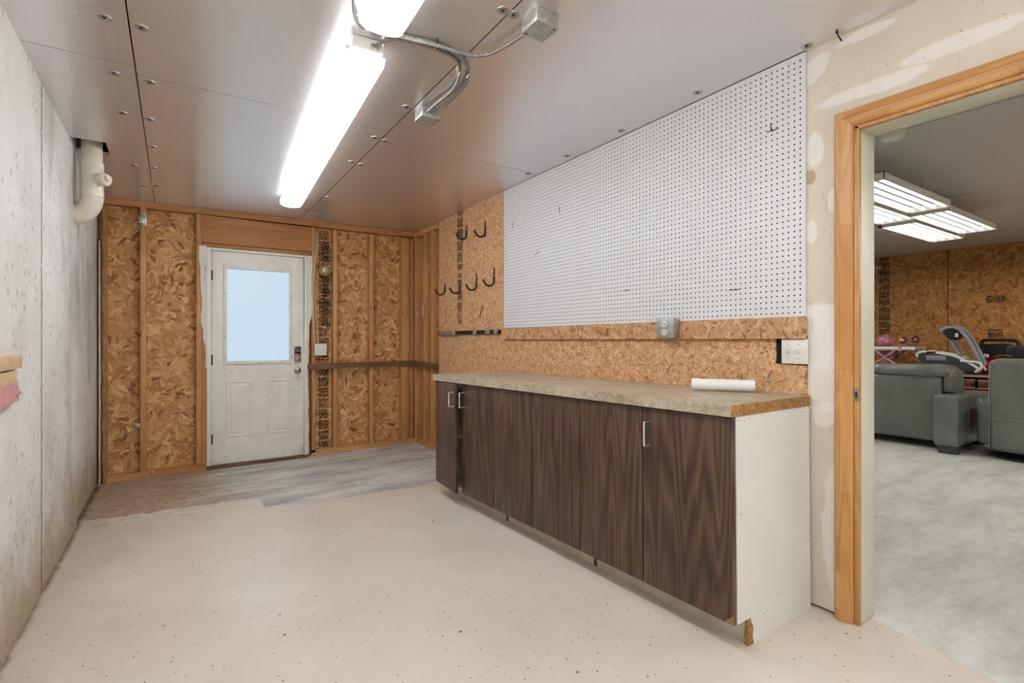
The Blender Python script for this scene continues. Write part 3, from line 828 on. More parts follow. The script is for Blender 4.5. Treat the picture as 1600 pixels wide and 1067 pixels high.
# black J hooks
def jhook(y, z, h_, label):
    o = thing('wall_hook', label, 'hook', (WR, y, z), 'black tool hooks on the OSB panel')
    b = MB(); b.box(WR - .004, WR, y - .011, y + .011, z, z + h_, .001); b.build('mounting_strip', M['black'], o)
    pts = [(WR - .006, y, z + .05), (WR - .006, y, z + .015)]
    for k in range(9):
        a = PI * k / 8 * .92
        pts.append((WR - .006 - .048 * (1 - math.cos(a)), y, z + .012 - .042 * math.sin(a)))
    pts.append((WR - .112, y, z + .022))
    b = MB(); b.tube(pts, .0085, 10); b.build('hook_arm', M['black'], o)
    for zz in (z + h_ * .75, z + h_ * .45):
        MB().lathe([(.005, 0), (.0005, .003)], (WR - .004, y, zz), (-1, 0, 0), 8).build('screw', M['nickel'], o)
for y, z, hh, t in ((4.174, 2.125, .105, 'upper row, over the printed strip'), (3.833, 2.09, .115, 'upper row, beside the pegboard'), (4.63, 1.645, .09, 'lower row, farthest, next to the open bay'),
                (4.307, 1.635, .1, 'lower row, on the printed strip'), (3.986, 1.64, .12, 'lower row, third from the open bay'), (3.684, 1.65, .13, 'lower row, nearest the pegboard')):
    jhook(y, z, hh, 'black J-shaped hook on the OSB panel, ' + t)
b = MB(); b.tube(cat_curve([(2.27, 5.176, 1.545), (2.262, 5.176, 1.50), (2.262, 5.176, 1.44), (2.25, 5.176, 1.415), (2.21, 5.176, 1.41), (2.2, 5.176, 1.44), (2.2, 5.176, 1.47)]), .005, 8); b.box(2.262, 2.2715, 5.165, 5.187, 1.43, 1.545, .002)
tag(b.build('wall_hook', M['galv']), 'small silver hook screwed to a stud of the open bay', 'hook')

# tool rail
tr = thing('tool_rail', 'black rail with silver clips across the OSB panel above the counter', 'rail', (WR, 4.17, 1.21))
b = MB(); b.box(WR - .016, WR - .004, 3.575, 4.77, 1.234, 1.247, .001); b.box(WR - .022, WR - .004, 3.575, 4.77, 1.218, 1.226, .001); b.box(WR - .004, WR, 3.575, 4.77, 1.215, 1.25)
b.build('rail', M['black_gloss'], tr)
for y0, y1, zz in ((4.36, 4.70, .0), (3.95, 4.01, .004), (3.72, 3.79, .008), (3.59, 3.65, .008)):
    b = MB(); b.box(WR - .034, WR - .018, y0, y1, 1.212 + zz, 1.246 + zz, .002); b.box(WR - .045, WR - .03, y0 + .005, y0 + .03, 1.205 + zz, 1.25 + zz, .003)
    b.build('clip', M['galv'], tr)
b = MB(); b.tube([(WR - .004, 3.93, 1.36), (WR - .005, 3.90, 1.42), (WR - .004, 3.87, 1.47)], .003, 6)
tag(b.build('scratch_wire', M['black']), 'thin dark bent wire on the OSB panel below the hooks', 'wire')

# ================================================================== CABINETS
CO = Vector((1.692, 1.088, .017)); CR = Euler((-.009, 0, .02))
CM = Matrix.Translation(CO) @ CR.to_matrix().to_4x4()
def pull(b, x, y, z0, z1, out=.034):
    b.tube(cat_curve([(x, y, z0), (x - out * .85, y, z0 + .001), (x - out, y, z0 + .012), (x - out, y, z1 - .012), (x - out * .85, y, z1 - .001), (x, y, z1)], 5), .0048, 8)
def cabinet(y0, doors, label, near=False):
    """doors: (y start, y end, handle y or None, open angle)"""
    t = thing('base_cabinet', label, 'cabinet', (0, 0, 0), 'walnut-fronted cabinets under the counter')
    y1 = doors[-1][1] - y0
    b = MB(); X0, X1, ZB_, ZT = .034, .565, .102, .862
    b.box(X0, X1, .0005 if not near else .019, .018 if not near else .03, ZB_, ZT); b.box(X0, X1, y1 - .018, y1 - .0005, ZB_, ZT)
    b.box(X0, X1, .018, y1 - .018, ZB_, ZB_ + .018); b.box(X1 - .008, X1, .018, y1 - .018, .0, ZT); b.box(X0 + .02, X1, .018, y1 - .018, .46, .478); b.box(X0, X0 + .018, .018, y1 - .018, ZT - .04, ZT)
    b.build('carcass', M['white_melamine'], t)
    b = MB(); b.box(.105, .12, .012, y1 - .012, 0, .101); b.box(.12, .5, .012, .026, 0, .101); b.box(.12, .5, y1 - .026, y1 - .012, 0, .101); b.build('toe_kick', M['toe'], t)
    if not near:
        MB().box(.106, .119, -.011, .0115, .004, .101).build('filler_block', M['walnut'], t)
    for a, c, hy, ang in doors:
        a -= y0; c -= y0
        b = MB(); b.box(0, .018, a + .0028, c - .0028, .104, .858, .0015)
        if near and a < .1: b.prism([(-.0006, a + .003, .105), (-.0006, a + .034, .105), (-.0006, a + .03, .118), (-.0006, a + .016, .126), (-.0006, a + .003, .142)], (.001, 0, 0), 1)
        d = b.build('door', [M['walnut'], M['chip']], t)
        if hy is not None:
            hb = MB(); pull(hb, 0, hy - y0, .70, .80); hb.build('handle', M['chrome'], d)['label'] = 'slim chrome pull'
        if ang:
            piv = Vector((.018, c - .0018, 0)); R = Matrix.Translation(piv) @ Matrix.Rotation(ang, 4, 'Z') @ Matrix.Translation(-piv)
            for ob_ in [d] + [q for q in COL.objects if q.parent == d]: ob_.data.transform(R)
            hb = MB(); hb.box(.019, .05, c - .06, c - .02, .2, .24, .003); hb.build('hinge', M['nickel'], t)
    if near:
        b = MB(); b.prism([(x, 0, z) for x, z in ((.0205, .103), (.0205, .8625), (.566, .8625), (.566, .0), (.128, 0), (.12, .03), (.126, .06), (.112, .085), (.106, .103))], (0, .018, 0))
        sp_ = b.build('end_panel', M['white_melamine'], t); sp_['label'] = 'plain white end panel with nail holes'
        for x, z in ((.04, .845), (.075, .843), (.11, .848), (.5, .84), (.53, .84), (.555, .82), (.55, .2), (.46, .17), (.44, .16), (.335, .135), (.315, .13), (.3, .14), (.22, .095), (.2, .09), (.545, .33), (.548, .3), (.05, .5)):
            MB().lathe([(.0028, 0), (.0005, .0008)], (x, 0, z), (0, -1, 0), 6).build('nail_hole', M['black'], sp_)
        b = MB(); b.prism([(x, .002, z) for x, z in ((.09, .0), (.127, 0), (.119, .03), (.125, .06), (.111, .085), (.105, .125), (.09, .11), (.095, .07), (.088, .04))], (0, .014, 0))
        cc = b.build('broken_corner', M['chip'], t); cc['label'] = 'crumbling bare particleboard corner'
    t.location = CM @ Vector((0, y0, 0)); t.rotation_euler = CR
    return t
cabinet(0.0, ((0.0, .424, .385, 0), (.424, .826, None, 0)), 'walnut cabinet at the doorway end, with white end panel and one pull', True)
cabinet(.826, ((.826, 1.223, None, 0), (1.223, 1.622, None, 0)), 'walnut cabinet in the middle, its two doors without pulls')
cabinet(1.622, ((1.622, 2.03, 1.995, 0), (2.037, 2.43, 2.075, -.10)), 'walnut cabinet at the far end, last door ajar, two pulls')
b = MB()
pl = [(-.018, -.005), (.5685, -.005), (.6165, 2.445), (-.018, 2.445)]
zt, zb = .907, .864
b.add([(x, y, zt) for x, y in pl] + [(x, y, zb) for x, y in pl], [[0, 1, 2, 3], [4, 7, 6, 5], [3, 0, 4, 7], [1, 2, 6, 5], [2, 3, 7, 6]], 0)
b.add([(pl[0][0], pl[0][1], zt), (pl[1][0], pl[1][1], zt), (pl[1][0], pl[1][1], zb), (pl[0][0], pl[0][1], zb)], [[0, 1, 2, 3]], 1)
ct = b.build('countertop', [M['laminate'], M['chip']], origin=(0, 0, 0), smooth=0); ct.location = CO; ct.rotation_euler = CR
tag(ct, 'long tan stone-look laminate countertop with raw particleboard end', 'countertop')

# white roll on the counter
rl = thing('paper_roll', 'white roll of paper lying on the countertop', 'paper roll', (2.13, 1.43, .925))
A_, B_ = Vector((2.055, 1.545, .9515)), Vector((2.205, 1.318, .9515))
ax = (B_ - A_).normalized(); ln = (B_ - A_).length
b = MB(); b.lathe([(.012, .002), (.0262, 0), (.0270, .004), (.0270, ln - .004), (.0262, ln), (.019, ln), (.018, ln - .03), (.002, ln - .03)], A_, ax, 32); b.build('paper', M['white_paper'], rl)
b = MB(); b.lathe([(.0175, ln - .029), (.0175, ln + .0005), (.0155, ln + .0005), (.0155, ln - .029)], A_, ax, 24, cap=False); b.build('cardboard_core', M['dark_grey'], rl)

# ================================================================== CEILING THINGS
def fixture(A_, B_, label, lens='lens'):
    t = thing('fluorescent_fixture', label, 'ceiling light', ((A_[0] + B_[0]) / 2, (A_[1] + B_[1]) / 2, 2.29), 'long fluorescent ceiling lights')
    A_ = Vector((A_[0], A_[1], 0)); B_ = Vector((B_[0], B_[1], 0)); d = (B_ - A_).normalized(); s_ = Vector((-d.y, d.x, 0)); ln = (B_ - A_).length
    ca, cb = CZ(A_.x, A_.y), CZ(B_.x, B_.y)
    def ring(t_, prof):
        p = A_ + d * t_; c = ca + (cb - ca) * t_ / ln
        return [p + s_ * u + Vector((0, 0, c + w)) for u, w in prof]
    body = [(-.058, -.002), (.058, -.002), (.062, -.05), (-.062, -.05)]
    b = MB(); b.loft([ring(0, body), ring(ln, body)]); b.build('housing', M['fixture'], t)
    pan = [(-.082, -.034), (.082, -.034), (.084, -.05), (-.084, -.05)]
    for q in (.03, ln - .045):
        b = MB(); b.loft([ring(q, pan), ring(q + .015, pan)]); b.build('end_cap', M['fixture'], t)
    half = [(.082, -.04), (.084, -.058), (.079, -.078), (.064, -.09), (.035, -.096), (0, -.098)]
    pr = half + [(-u, w) for u, w in reversed(half[:-1])]
    def sc(k): return [(u * k, -.04 + (w + .04) * k) for u, w in pr]
    for t0, t1 in ((.03, ln / 2 - .0015), (ln / 2 + .0015, ln - .03)):
        b = MB(); b.loft([ring(t0, sc(.80)), ring(t0 + .012, sc(.97)), ring(t0 + .03, sc(1)), ring(t1 - .03, sc(1)), ring(t1 - .012, sc(.985)), ring(t1, sc(.9))])
        b.build('lens', M[lens], t, smooth=50)
    return t
fixture((.648, 2.03), (.812, 4.62), 'long lit fluorescent light reaching towards the white door')
fixture((.525, -.75), (.632, 1.865), 'lit fluorescent light overhead, cut off by the top of the photo')

fixture((1.62, -2.75), (1.62, -.45), 'added fluorescent fill light behind the camera on the doorway side', 'lens_fill')  # this fixture and the next are added, unseen, to fill from behind
fixture((.42, -2.8), (.42, -.95), 'added fluorescent fill light behind the camera on the concrete side', 'lens_fill')
def conduit(pts, label, r=.0085):
    P = [(x, y, CZ(x, y) - dz) for x, y, dz in pts]
    b = MB(); b.tube(cat_curve(P, 8), r, 10)
    tag(b.build('flexible_conduit', M['conduit'], origin=(0, 0, 0), smooth=60), label, 'conduit', 'flexible metal conduits on the ceiling')
conduit([(.67, 2.016, .046), (.674, 2.006, .042), (.695, 1.995, .02), (.738, 1.958, .012), (.783, 1.945, .012), (.845, 1.935, .012), (.917, 1.937, .012), (.983, 1.948, .012), (1.04, 1.992, .012), (1.075, 2.055, .013), (1.104, 2.126, .014), (1.118, 2.223, .016), (1.108, 2.345, .022), (1.097, 2.452, .03)],
        'inner metal conduit looping from the long light to the small junction box')
conduit([(.648, 1.885, .045), (.70, 1.905, .02), (.762, 1.922, .012), (.826, 1.912, .012), (.894, 1.905, .012), (.963, 1.915, .012), (1.032, 1.945, .012), (1.088, 1.996, .012), (1.115, 2.042, .013), (1.147, 2.134, .014), (1.157, 2.251, .016), (1.152, 2.36, .022), (1.137, 2.455, .03)],
        'outer metal conduit looping from the overhead light to the small junction box')
conduit([(.66, 1.878, .055), (.71, 1.888, .042), (.763, 1.895, .034), (.83, 1.885, .034), (.905, 1.88, .032), (.981, 1.88, .03), (1.048, 1.873, .027), (1.098, 1.835, .024), (1.122, 1.766, .024), (1.135, 1.69, .026), (1.142, 1.605, .03)],
        'metal conduit curving across to the large junction box')
conduit([(.51, 1.62, .012), (.515, 1.72, .012), (.527, 1.80, .014), (.545, 1.86, .02), (.57, 1.905, .03), (.595, 1.905, .045), (.605, 1.878, .05)],
        'metal conduit bending round the end of the overhead light')
for (x, y, q) in ((.893, 1.908, 'binding two conduits together'), (1.073, 2.05, 'holding the inner conduit loop'), (1.113, 2.04, 'holding the outer conduit loop')):
    b = MB(); z = CZ(x, y); b.tube([(x - .004, y - .02, z), (x - .004, y - .018, z - .02), (x - .002, y, z - .027), (x, y + .018, z - .02), (x, y + .02, z)], .004, 6)
    tag(b.build('conduit_strap', M['galv'] if 'loop' in q else M['black']), ('small metal strap ' if 'loop' in q else 'dark tie ') + q, 'strap')
b = MB(); b.lathe([(.014, 0), (.014, .006), (.011, .006), (.011, .022), (.009, .024)], (.668, 2.042, CZ(.67, 2.05) - .036), (.05, -1, .3), 12)
tag(b.build('conduit_connector', M['galv']), 'metal connector on the end of the long light', 'connector')

def jbox(x0, x1, y0, y1, h_, label):
    c = CZ((x0 + x1) / 2, (y0 + y1) / 2)
    t = thing('junction_box', label, 'junction box', ((x0 + x1) / 2, (y0 + y1) / 2, c - h_))
    MB().box(x0, x1, y0, y1, c - h_ + .003, c - .0005, .003).build('box', M['galv_paint'], t)
    cv = MB().box(x0 - .002, x1 + .002, y0 - .002, y1 + .002, c - h_, c - h_ + .003, .001).build('cover_plate', M['galv_paint'], t)
    for k in range(3):
        xx = x0 + (x1 - x0) * (.22 + .28 * k)
        MB().lathe([(.011, 0), (.011, .0012), (.0005, .0014)], (xx, y0, c - h_ * .5), (0, -1, 0), 14).build('knockout', M['galv'], t)
        yy = y0 + (y1 - y0) * (.22 + .28 * k)
        MB().lathe([(.011, 0), (.011, .0012), (.0005, .0014)], (x0, yy, c - h_ * .5), (-1, 0, 0), 14).build('knockout', M['galv'], t)
    for xx, yy in ((x0 + .012, y1 - .012), (x1 - .012, y0 + .012)):
        MB().lathe([(.005, 0), (.004, .002), (.0005, .003)], (xx, yy, c - h_), (0, 0, -1), 8).build('screw', M['black'], cv)
    return t
jbox(1.108, 1.208, 1.502, 1.604, .055, 'large square metal junction box on the ceiling nearest the doorway')
jbox(1.07, 1.172, 2.458, 2.555, .055, 'smaller square metal junction box where two conduits end')
def washer(x, y, label, grp):
    t = thing('ceiling_washer', label, 'washer', (x, y, CZ(x, y)), grp)
    z = CZ(x, y)
    MB().lathe([(.024, .0), (.0235, .0022), (.017, .0032), (.012, .0016), (.0005, .0016)], (x, y, z), (0, 0, -1), 20).build('disc', M['galv'], t)
    MB().lathe([(.0065, .0012), (.006, .004), (.0005, .0045)], (x, y, z), (0, 0, -1), 10).build('screw', M['black'], t)
ORD = ['first', 'second', 'third', 'fourth', 'fifth', 'sixth', 'seventh', 'eighth', 'ninth']
rows = [
    ([(-.206, 4.86), (-.237, 4.336), (-.234, 3.383), (-.231, 2.907), (-.222, 2.43)], 'concrete-wall side of the drain-pipe ceiling joint'),
    ([(-.124, 4.81), (-.126, 4.328), (-.119, 3.868), (-.119, 3.403), (-.1, 2.918), (-.111, 2.434)], 'lamp side of the drain-pipe ceiling joint'),
    ([(1.013, 4.983), (1.007, 3.498), (1.004, 3.007), (1.013, 2.524), (1.017, 1.594)], 'lamp side of the middle ceiling joint'),
    ([(1.088, 4.95), (1.079, 4.459), (1.074, 3.516), (1.073, 3.022), (1.064, 1.594)], 'pegboard side of the middle ceiling joint'),
    ([(2.176, 3.067), (2.187, 2.63), (2.195, 2.145), (2.179, 1.604), (2.223, 1.10)], 'ceiling edge above the pegboard')]
for pts, t in rows:
    for i, (x, y) in enumerate(pts): washer(x, y, '%s screw washer from the back wall, %s' % (ORD[i], t), 'screw washers holding up the foil boards')

# drain pipe
PX, PY = -.436, 4.115
pp = thing('drain_pipe', 'cream plastic drain pipe with cleanout plug coming through the ceiling', 'pipe', (PX, PY, 1.87))
R0, R1 = .0535, .0605
b = MB(); b.lathe([(R0, 2.60), (R0, 2.276), (R1, 2.275), (R1, 2.232), (R1 - .002, 2.231), (R1 - .002, 2.10), (R1, 2.099), (R1, 2.06), (R0 + .003, 2.058)], (PX, PY, 0), (0, 0, 1), 32)
b.build('riser', M['pvc'], pp)
pts = []
for k in range(13):
    a = PI / 2 * k / 12
    pts.append((PX - .085 * (1 - math.cos(a)), PY + .02 * (1 - math.cos(a)), 2.06 - .115 * math.sin(a)))
b = MB(); b.tube(pts, [.0585 if 0 < k < 12 else .0600 for k in range(13)], 28, cap=True); b.build('elbow', M['pvc'], pp)
e = Vector(pts[-1])
b = MB(); b.lathe([(.062, -.012), (.063, -.01), (.063, .02), (.058, .022)], e, (-1, .15, 0), 28); b.build('collar', M['pvc'], pp)
bd = Vector((.72, -.66, .12)).normalized(); bo = Vector((PX, PY, 2.155))
b = MB(); b.lathe([(.034, .02), (.034, .072), (.041, .073), (.041, .098), (.038, .1)], bo, bd, 24); b.build('branch', M['pvc'], pp)
b = MB(); b.lathe([(.036, .1), (.036, .106), (.019, .107)], bo, bd, 24); b.lathe([(.02, .106), (.02, .128), (.0005, .128)], bo, bd, 6); b.build('cleanout_plug', M['ivory'], pp)
b = MB(); b.prism([(-.5415, 4.24, 2.30), (-.5415, 4.33, 1.93), (-.5415, 4.40, 1.93), (-.5415, 4.43, 2.10), (-.5415, 4.30, 2.28)], (.012, 0, 0))
tag(b.build('mortar_patch', M['concrete'], smooth=0), 'pale grey wedge of mortar on the concrete behind the drain pipe', 'mortar')

# timber ends on the concrete wall, at the edge of the view
b = MB(); b.box(WL, WL + .022, 1.9, 2.722, 1.052, 1.103, .002)
tag(b.build('wall_batten', M['rawY'], smooth=30), 'upper raw timber batten end on the concrete wall', 'batten')
b = MB(); b.box(WL, WL + .018, 1.9, 2.665, .955, 1.044, .002)
tag(b.build('wall_batten', M['rawY'], smooth=30), 'lower raw timber batten end on the concrete wall', 'batten')
b = MB(); b.prism([(WL + .018, y, z) for y, z in ((2.2, .92), (2.652, .931), (2.652, .985), (2.6, 1.0), (2.2, .995))], (.008, 0, 0)); b.box(WL + .022, WL + .03, 2.60, 2.668, .955, .964, mat=None)
tag(b.build('pink_board_scrap', M['pink'], smooth=0), 'faded pink scrap of board fixed under the timber battens', 'board')
b = MB(); b.tube([(2.272, .985, 2.385), (2.24, .983, 2.392), (2.222, .981, 2.401)], .0028, 6); b.lathe([(.006, 0), (.005, .002)], (2.222, .981, 2.401), (-1, 0, .5), 8)
tag(b.build('bent_nail', M['black']), 'dark nail sticking out of the drywall under the ceiling', 'nail')

# ================================================================== OTHER ROOM
F2 = lambda y: .029 - .0048 * y
# LED high-bay panels
def panel(x0, x1, y0, y1, label, tube='tube'):
    z0, z1 = 2.19, 2.245
    t = thing('led_panel_light', label, 'ceiling light', ((x0 + x1) / 2, (y0 + y1) / 2, z0), 'four-tube hanging lights in the next room')
    b = MB()
    b.box(x0, x1, y0, y1, z1 - .004, z1); b.box(x0, x1, y0, y0 + .004, z0, z1); b.box(x0, x1, y1 - .004, y1, z0, z1); b.box(x0, x0 + .006, y0, y1, z0, z1); b.box(x1 - .006, x1, y0, y1, z0, z1)
    b.build('housing', M['fixture'], t)
    MB().box(x0 + .007, x1 - .007, y0 + .005, y1 - .005, z1 - .01, z1 - .0045).build('reflector', M['reflector'], t)
    for k in range(4):
        yy = y0 + (y1 - y0) * (k + .5) / 4
        b = MB(); b.tube([(x0 + .03, yy, z0 + .016), (x1 - .03, yy, z0 + .016)], .013, 10); b.build('tube', M[tube], t)
    for xx in (x0 + .15, x1 - .15):
        b = MB(); b.tube([(xx, (y0 + y1) / 2, z1), (xx, (y0 + y1) / 2, 2.412)], .002, 6); b.build('hanger', M['grey'], t)
panel(3.78, 4.98, 1.39, 1.655, 'four-tube light of the next room nearest the doorway head')
panel(4.06, 5.24, 1.70, 1.965, 'four-tube light of the next room half hidden by the door jamb')
panel(5.12, 6.36, 1.44, 1.70, 'four-tube light of the next room above the recliner')
panel(5.40, 6.64, 1.745, 2.01, 'four-tube light of the next room closest to the far OSB wall')
panel(3.3, 4.5, -.6, -.33, 'added four-tube fill light of the next room nearest the shared wall, out of view', 'tube_fill')  # from here on, unseen panels added to brighten the next room
panel(5.2, 6.4, -.6, -.33, 'added four-tube fill light of the next room out of view behind the recliner', 'tube_fill')
panel(4.3, 5.5, 3.6, 3.87, 'added four-tube fill light of the next room out of view over the sofa', 'tube_fill')
panel(6.9, 8.1, .25, .52, 'added four-tube fill light of the next room out of view near the far wall', 'tube_fill')
panel(6.2, 7.4, 3.25, 3.52, 'added four-tube fill light of the next room out of view behind the jamb', 'tube_fill')
sd = thing('smoke_detector', 'round white smoke detector on the ceiling just through the doorway', 'smoke detector', (3.6, 1.28, 2.36))
MB().lathe([(.07, 0), (.07, .012), (.066, .014)], (3.6, 1.28, 2.41), (0, 0, -1), 28).build('base', M['off_white'], sd)
MB().lathe([(.062, .013), (.063, .026), (.055, .04), (.03, .046), (.0005, .046)], (3.6, 1.28, 2.41), (0, 0, -1), 28).build('cover', M['off_white'], sd)
for (x, y, t) in ((6.28, 2.33, 'beside the jamb'), (6.68, 2.33, 'further in')):
    dd = thing('ceiling_disc', 'white round disc hanging below the ceiling past the lights, ' + t, 'ceiling disc', (x, y, 2.33))
    MB().lathe([(.07, 0), (.07, .006), (.0005, .007)], (x, y, 2.345), (0, 0, -1), 24).build('disc', M['off_white'], dd)
    MB().lathe([(.035, 0), (.03, .066)], (x, y, 2.411), (0, 0, -1), 16).build('neck', M['black'], dd)
b = MB(); b.tube([(FARX - .03, 3.28, 2.26), (FARX - .03, 3.9, 2.25)], .024, 12)
tag(b.build('metal_tube', M['galv']), 'short grey metal tube high on the far OSB wall by the jamb', 'tube')

# sofa seen from behind
def soft(x0, x1, y0, y1, z0, z1, r, amp=.012, seed=0, cuts=9):
    t = bmesh.new(); bmesh.ops.create_cube(t, size=1)
    for v in t.verts: v.co = Vector(((x0 + x1) / 2 + v.co.x * (x1 - x0), (y0 + y1) / 2 + v.co.y * (y1 - y0), (z0 + z1) / 2 + v.co.z * (z1 - z0)))
    bmesh.ops.bevel(t, geom=list(t.edges), offset=r, segments=5, affect='EDGES', profile=.5)
    for k in range(2):
        bmesh.ops.subdivide_edges(t, edges=[e for e in t.edges if e.calc_length() > .09], cuts=2, use_grid_fill=True)
    bmesh.ops.triangulate(t, faces=[f for f in t.faces if len(f.verts) > 4])
    for v in t.verts:
        n = noise.noise(Vector((v.co.x * 5 + seed, v.co.y * 7, v.co.z * 5))); n2 = noise.noise(Vector((v.co.x * 14, v.co.y * 16 + v.co.x * 9 + seed, v.co.z * 12)))
        v.co += v.normal * (n * amp + n2 * amp * .45)
    t.verts.index_update(); m = MB(); m.add([v.co.copy() for v in t.verts], [[v.index for v in f.verts] for f in t.faces]); t.free()
    return m
sf = thing('sofa', 'grey leather sofa seen from behind through the doorway', 'sofa', (7.0, 2.9, .02))
soft(6.64, 6.86, 1.93, 4.3, .10, .775, .03, .004, 1).build('back', M['leather'], sf, smooth=60)
soft(6.45, 7.42, 1.745, 1.945, .09, .605, .028, .004, 2).build('arm', M['leather'], sf, smooth=60)
soft(6.45, 7.42, 4.29, 4.5, .09, .605, .028, .004, 3).build('arm', M['leather'], sf, smooth=60)
soft(6.80, 7.5, 1.95, 4.28, .12, .45, .05, .008, 4).build('seat', M['leather'], sf, smooth=60)
for y0, y1, sd_ in ((1.835, 2.555, 5), (2.565, 3.37, 6), (3.38, 4.25, 8)):
    m_ = soft(6.615, 6.97, y0 + .02, y1, .772, .895, .058, .016, sd_)
    q = soft(6.76, 7.02, y0, y1 - .02, .47, .85, .06, .018, sd_ + 40); m_.add(q.v, q.f)
    if sd_ == 5: q = soft(6.645, 6.93, 1.84, 1.925, .615, .86, .035, .012, 55); m_.add(q.v, q.f)
    m_.build('back_cushion', M['leather'], sf, smooth=70)
for x, y in ((6.5, 1.80), (7.34, 1.80), (6.72, 4.4), (7.34, 4.4)):
    b = MB(); b.loft([[(x - .045, y - .045, F2(y)), (x + .045, y - .045, F2(y)), (x + .045, y + .1, F2(y)), (x - .045, y + .1, F2(y))], [(x - .04, y - .05, .10), (x + .06, y - .05, .10), (x + .06, y + .12, .10), (x - .04, y + .12, .10)]]); b.build('foot', M['dark_grey'], sf)
for (x, y0, z0, y1, z1) in ((6.634, 1.95, .77, 4.28, .77), (6.446, 1.93, .11, 1.93, .6)):
    b = MB(); b.tube([(x, y0, z0), (x, (y0 + y1) / 2, (z0 + z1) / 2), (x, y1, z1)], .0017, 6); b.build('stitching', M['thread'], sf)
b = MB(); b.tube([(6.75, 1.742, .11), (6.75, 1.742, .6)], .0017, 6); b.build('stitching', M['thread'], sf)

# recliner with its back to us
rc = thing('recliner', 'grey leather swivel recliner turned away, beside the sofa arm', 'recliner', (6.95, 1.12, .02))
soft(6.5, 6.74, .72, 1.535, .10, .985, .055, .006, 11).build('back', M['leather'], rc, smooth=60)
soft(6.60, 7.3, 1.50, 1.655, .13, .60, .06, .008, 12).build('arm', M['leather'], rc, smooth=60)
soft(6.60, 7.3, .60, .755, .13, .60, .06, .008, 13).build('arm', M['leather'], rc, smooth=60)
soft(6.7, 7.35, .74, 1.52, .16, .47, .06, .008, 14).build('seat', M['leather'], rc, smooth=60)
b = MB(); b.tube([(6.493, .74, .415), (6.492, 1.1, .413), (6.493, 1.52, .415)], .0024, 6); b.build('stitching', M['thread'], rc)
b = MB(); b.tube(cat_curve([(6.505, 1.527, .12), (6.503, 1.529, .5), (6.503, 1.528, .90), (6.505, 1.50, .962), (6.505, 1.44, .978), (6.505, 1.2, .98)]), .0024, 6); b.build('stitching', M['thread'], rc)
b = MB(); b.lathe([(.30, 0), (.33, .004), (.33, .022), (.30, .03), (.05, .035), (.05, .14)], (6.86, 1.25, F2(1.2) - .001), (0, 0, 1), 40); b.build('swivel_base', M['black'], rc)

# desk against the far wall with everything standing on it
dk = thing('desk', 'red-brown wooden desk with a drawer behind the sofa', 'desk', (8.35, 2.5, .02))
DX0, DX1, DY0, DY1 = 7.98, 8.72, 1.25, 3.75
MB().box(DX0, DX1, DY0, DY1, .715, .745, .006).build('top', M['mahogany'], dk)
MB().box(DX0 - .006, DX0 + .004, DY0, DY1, .718, .742, .003).build('edge_band', M['desk_edge'], dk)
for y0 in (1.28, 2.0, 2.9):
    MB().box(DX0 + .02, DX0 + .5, y0, y0 + .70, .58, .70).build('drawer_box', M['black'], dk)
    dr = MB().box(DX0 + .0, DX0 + .02, y0 + .01, y0 + .69, .595, .675, .003).build('drawer', M['mahogany'], dk)
    MB().box(DX0 - .004, DX0 + .004, y0 + .0, y0 + .70, .675, .688, .002).build('drawer_trim', M['desk_edge'], dr)
    MB().box(DX0 - .004, DX0 + .004, y0 + .0, y0 + .70, .582, .595, .002).build('drawer_trim', M['desk_edge'], dr)
    MB().lathe([(.006, 0), (.006, .012), (.016, .018), (.016, .028), (.0005, .032)], (DX0, y0 + (.02 if y0 == 2.0 else .35), .635), (-1, 0, 0), 14).build('knob', M['black_gloss'], dr)
for x, y in ((DX0 + .06, DY0 + .06), (DX0 + .06, DY1 - .06), (DX1 - .06, DY0 + .06), (DX1 - .06, DY1 - .06), (DX0 + .06, 2.8)):
    MB().box(x - .035, x + .035, y - .035, y + .035, F2(y) - .001, .715, .004).build('leg', M['mahogany'], dk)

# folded exercise machine on the desk
ex = thing('exercise_machine', 'folded exercise machine with white-rimmed black deck on the desk', 'exercise machine', (8.1, 2.3, .745))
def yz(pts, x): return [(x, y, z) for y, z in pts]
deckp = [(2.60, .955), (2.585, .99), (2.53, 1.005), (2.45, 1.00), (2.36, .985), (2.25, .965), (2.17, .935), (2.10, .89), (2.02, .835), (1.985, .81), (2.02, .775), (2.10, .765), (2.22, .765), (2.40, .78), (2.52, .83), (2.57, .90)]
b = MB(); inner = [(2.36 + (y - 2.36) * .95, .87 + (z - .87) * .9) for y, z in deckp]
b.loft([yz(inner, 8.06), yz(deckp, 8.075), yz(deckp, 8.29), yz(inner, 8.305)]); b.build('deck', M['dark_grey'], ex)
rim = [(2.59, .945), (2.60, .975), (2.575, 1.0), (2.52, 1.012), (2.44, 1.006), (2.34, .99), (2.25, .972), (2.165, .94), (2.09, .89), (2.01, .832), (1.98, .79)]
b = MB(); b.tube(cat_curve(yz(rim, 8.07), 4), .017, 10); b.tube(cat_curve(yz(rim, 8.295), 4), .017, 10); b.build('rim', M['off_white'], ex)
b = MB(); b.tube(cat_curve(yz([(2.16, .905), (2.09, .90), (2.005, .895), (1.965, .87), (1.97, .82), (2.02, .775)], 8.06), 5), .015, 10); b.build('foot_loop', M['off_white'], ex)
MB().box(8.055, 8.07, 2.30, 2.50, .905, .965, .004).build('side_panel', M['grey'], ex)
MB().box(8.05, 8.2, 2.40, 2.50, .995, 1.018, .006).build('rim_clip', M['black'], ex)
for xx in (8.09, 8.255):
    b = MB(); b.tube(cat_curve(yz([(1.975, .86), (2.02, 1.0), (2.09, 1.16), (2.15, 1.26), (2.2, 1.31), (2.27, 1.325), (2.34, 1.30), (2.355, 1.27)], xx), 5), .021, 10); b.build('handlebar', M['grey'], ex)
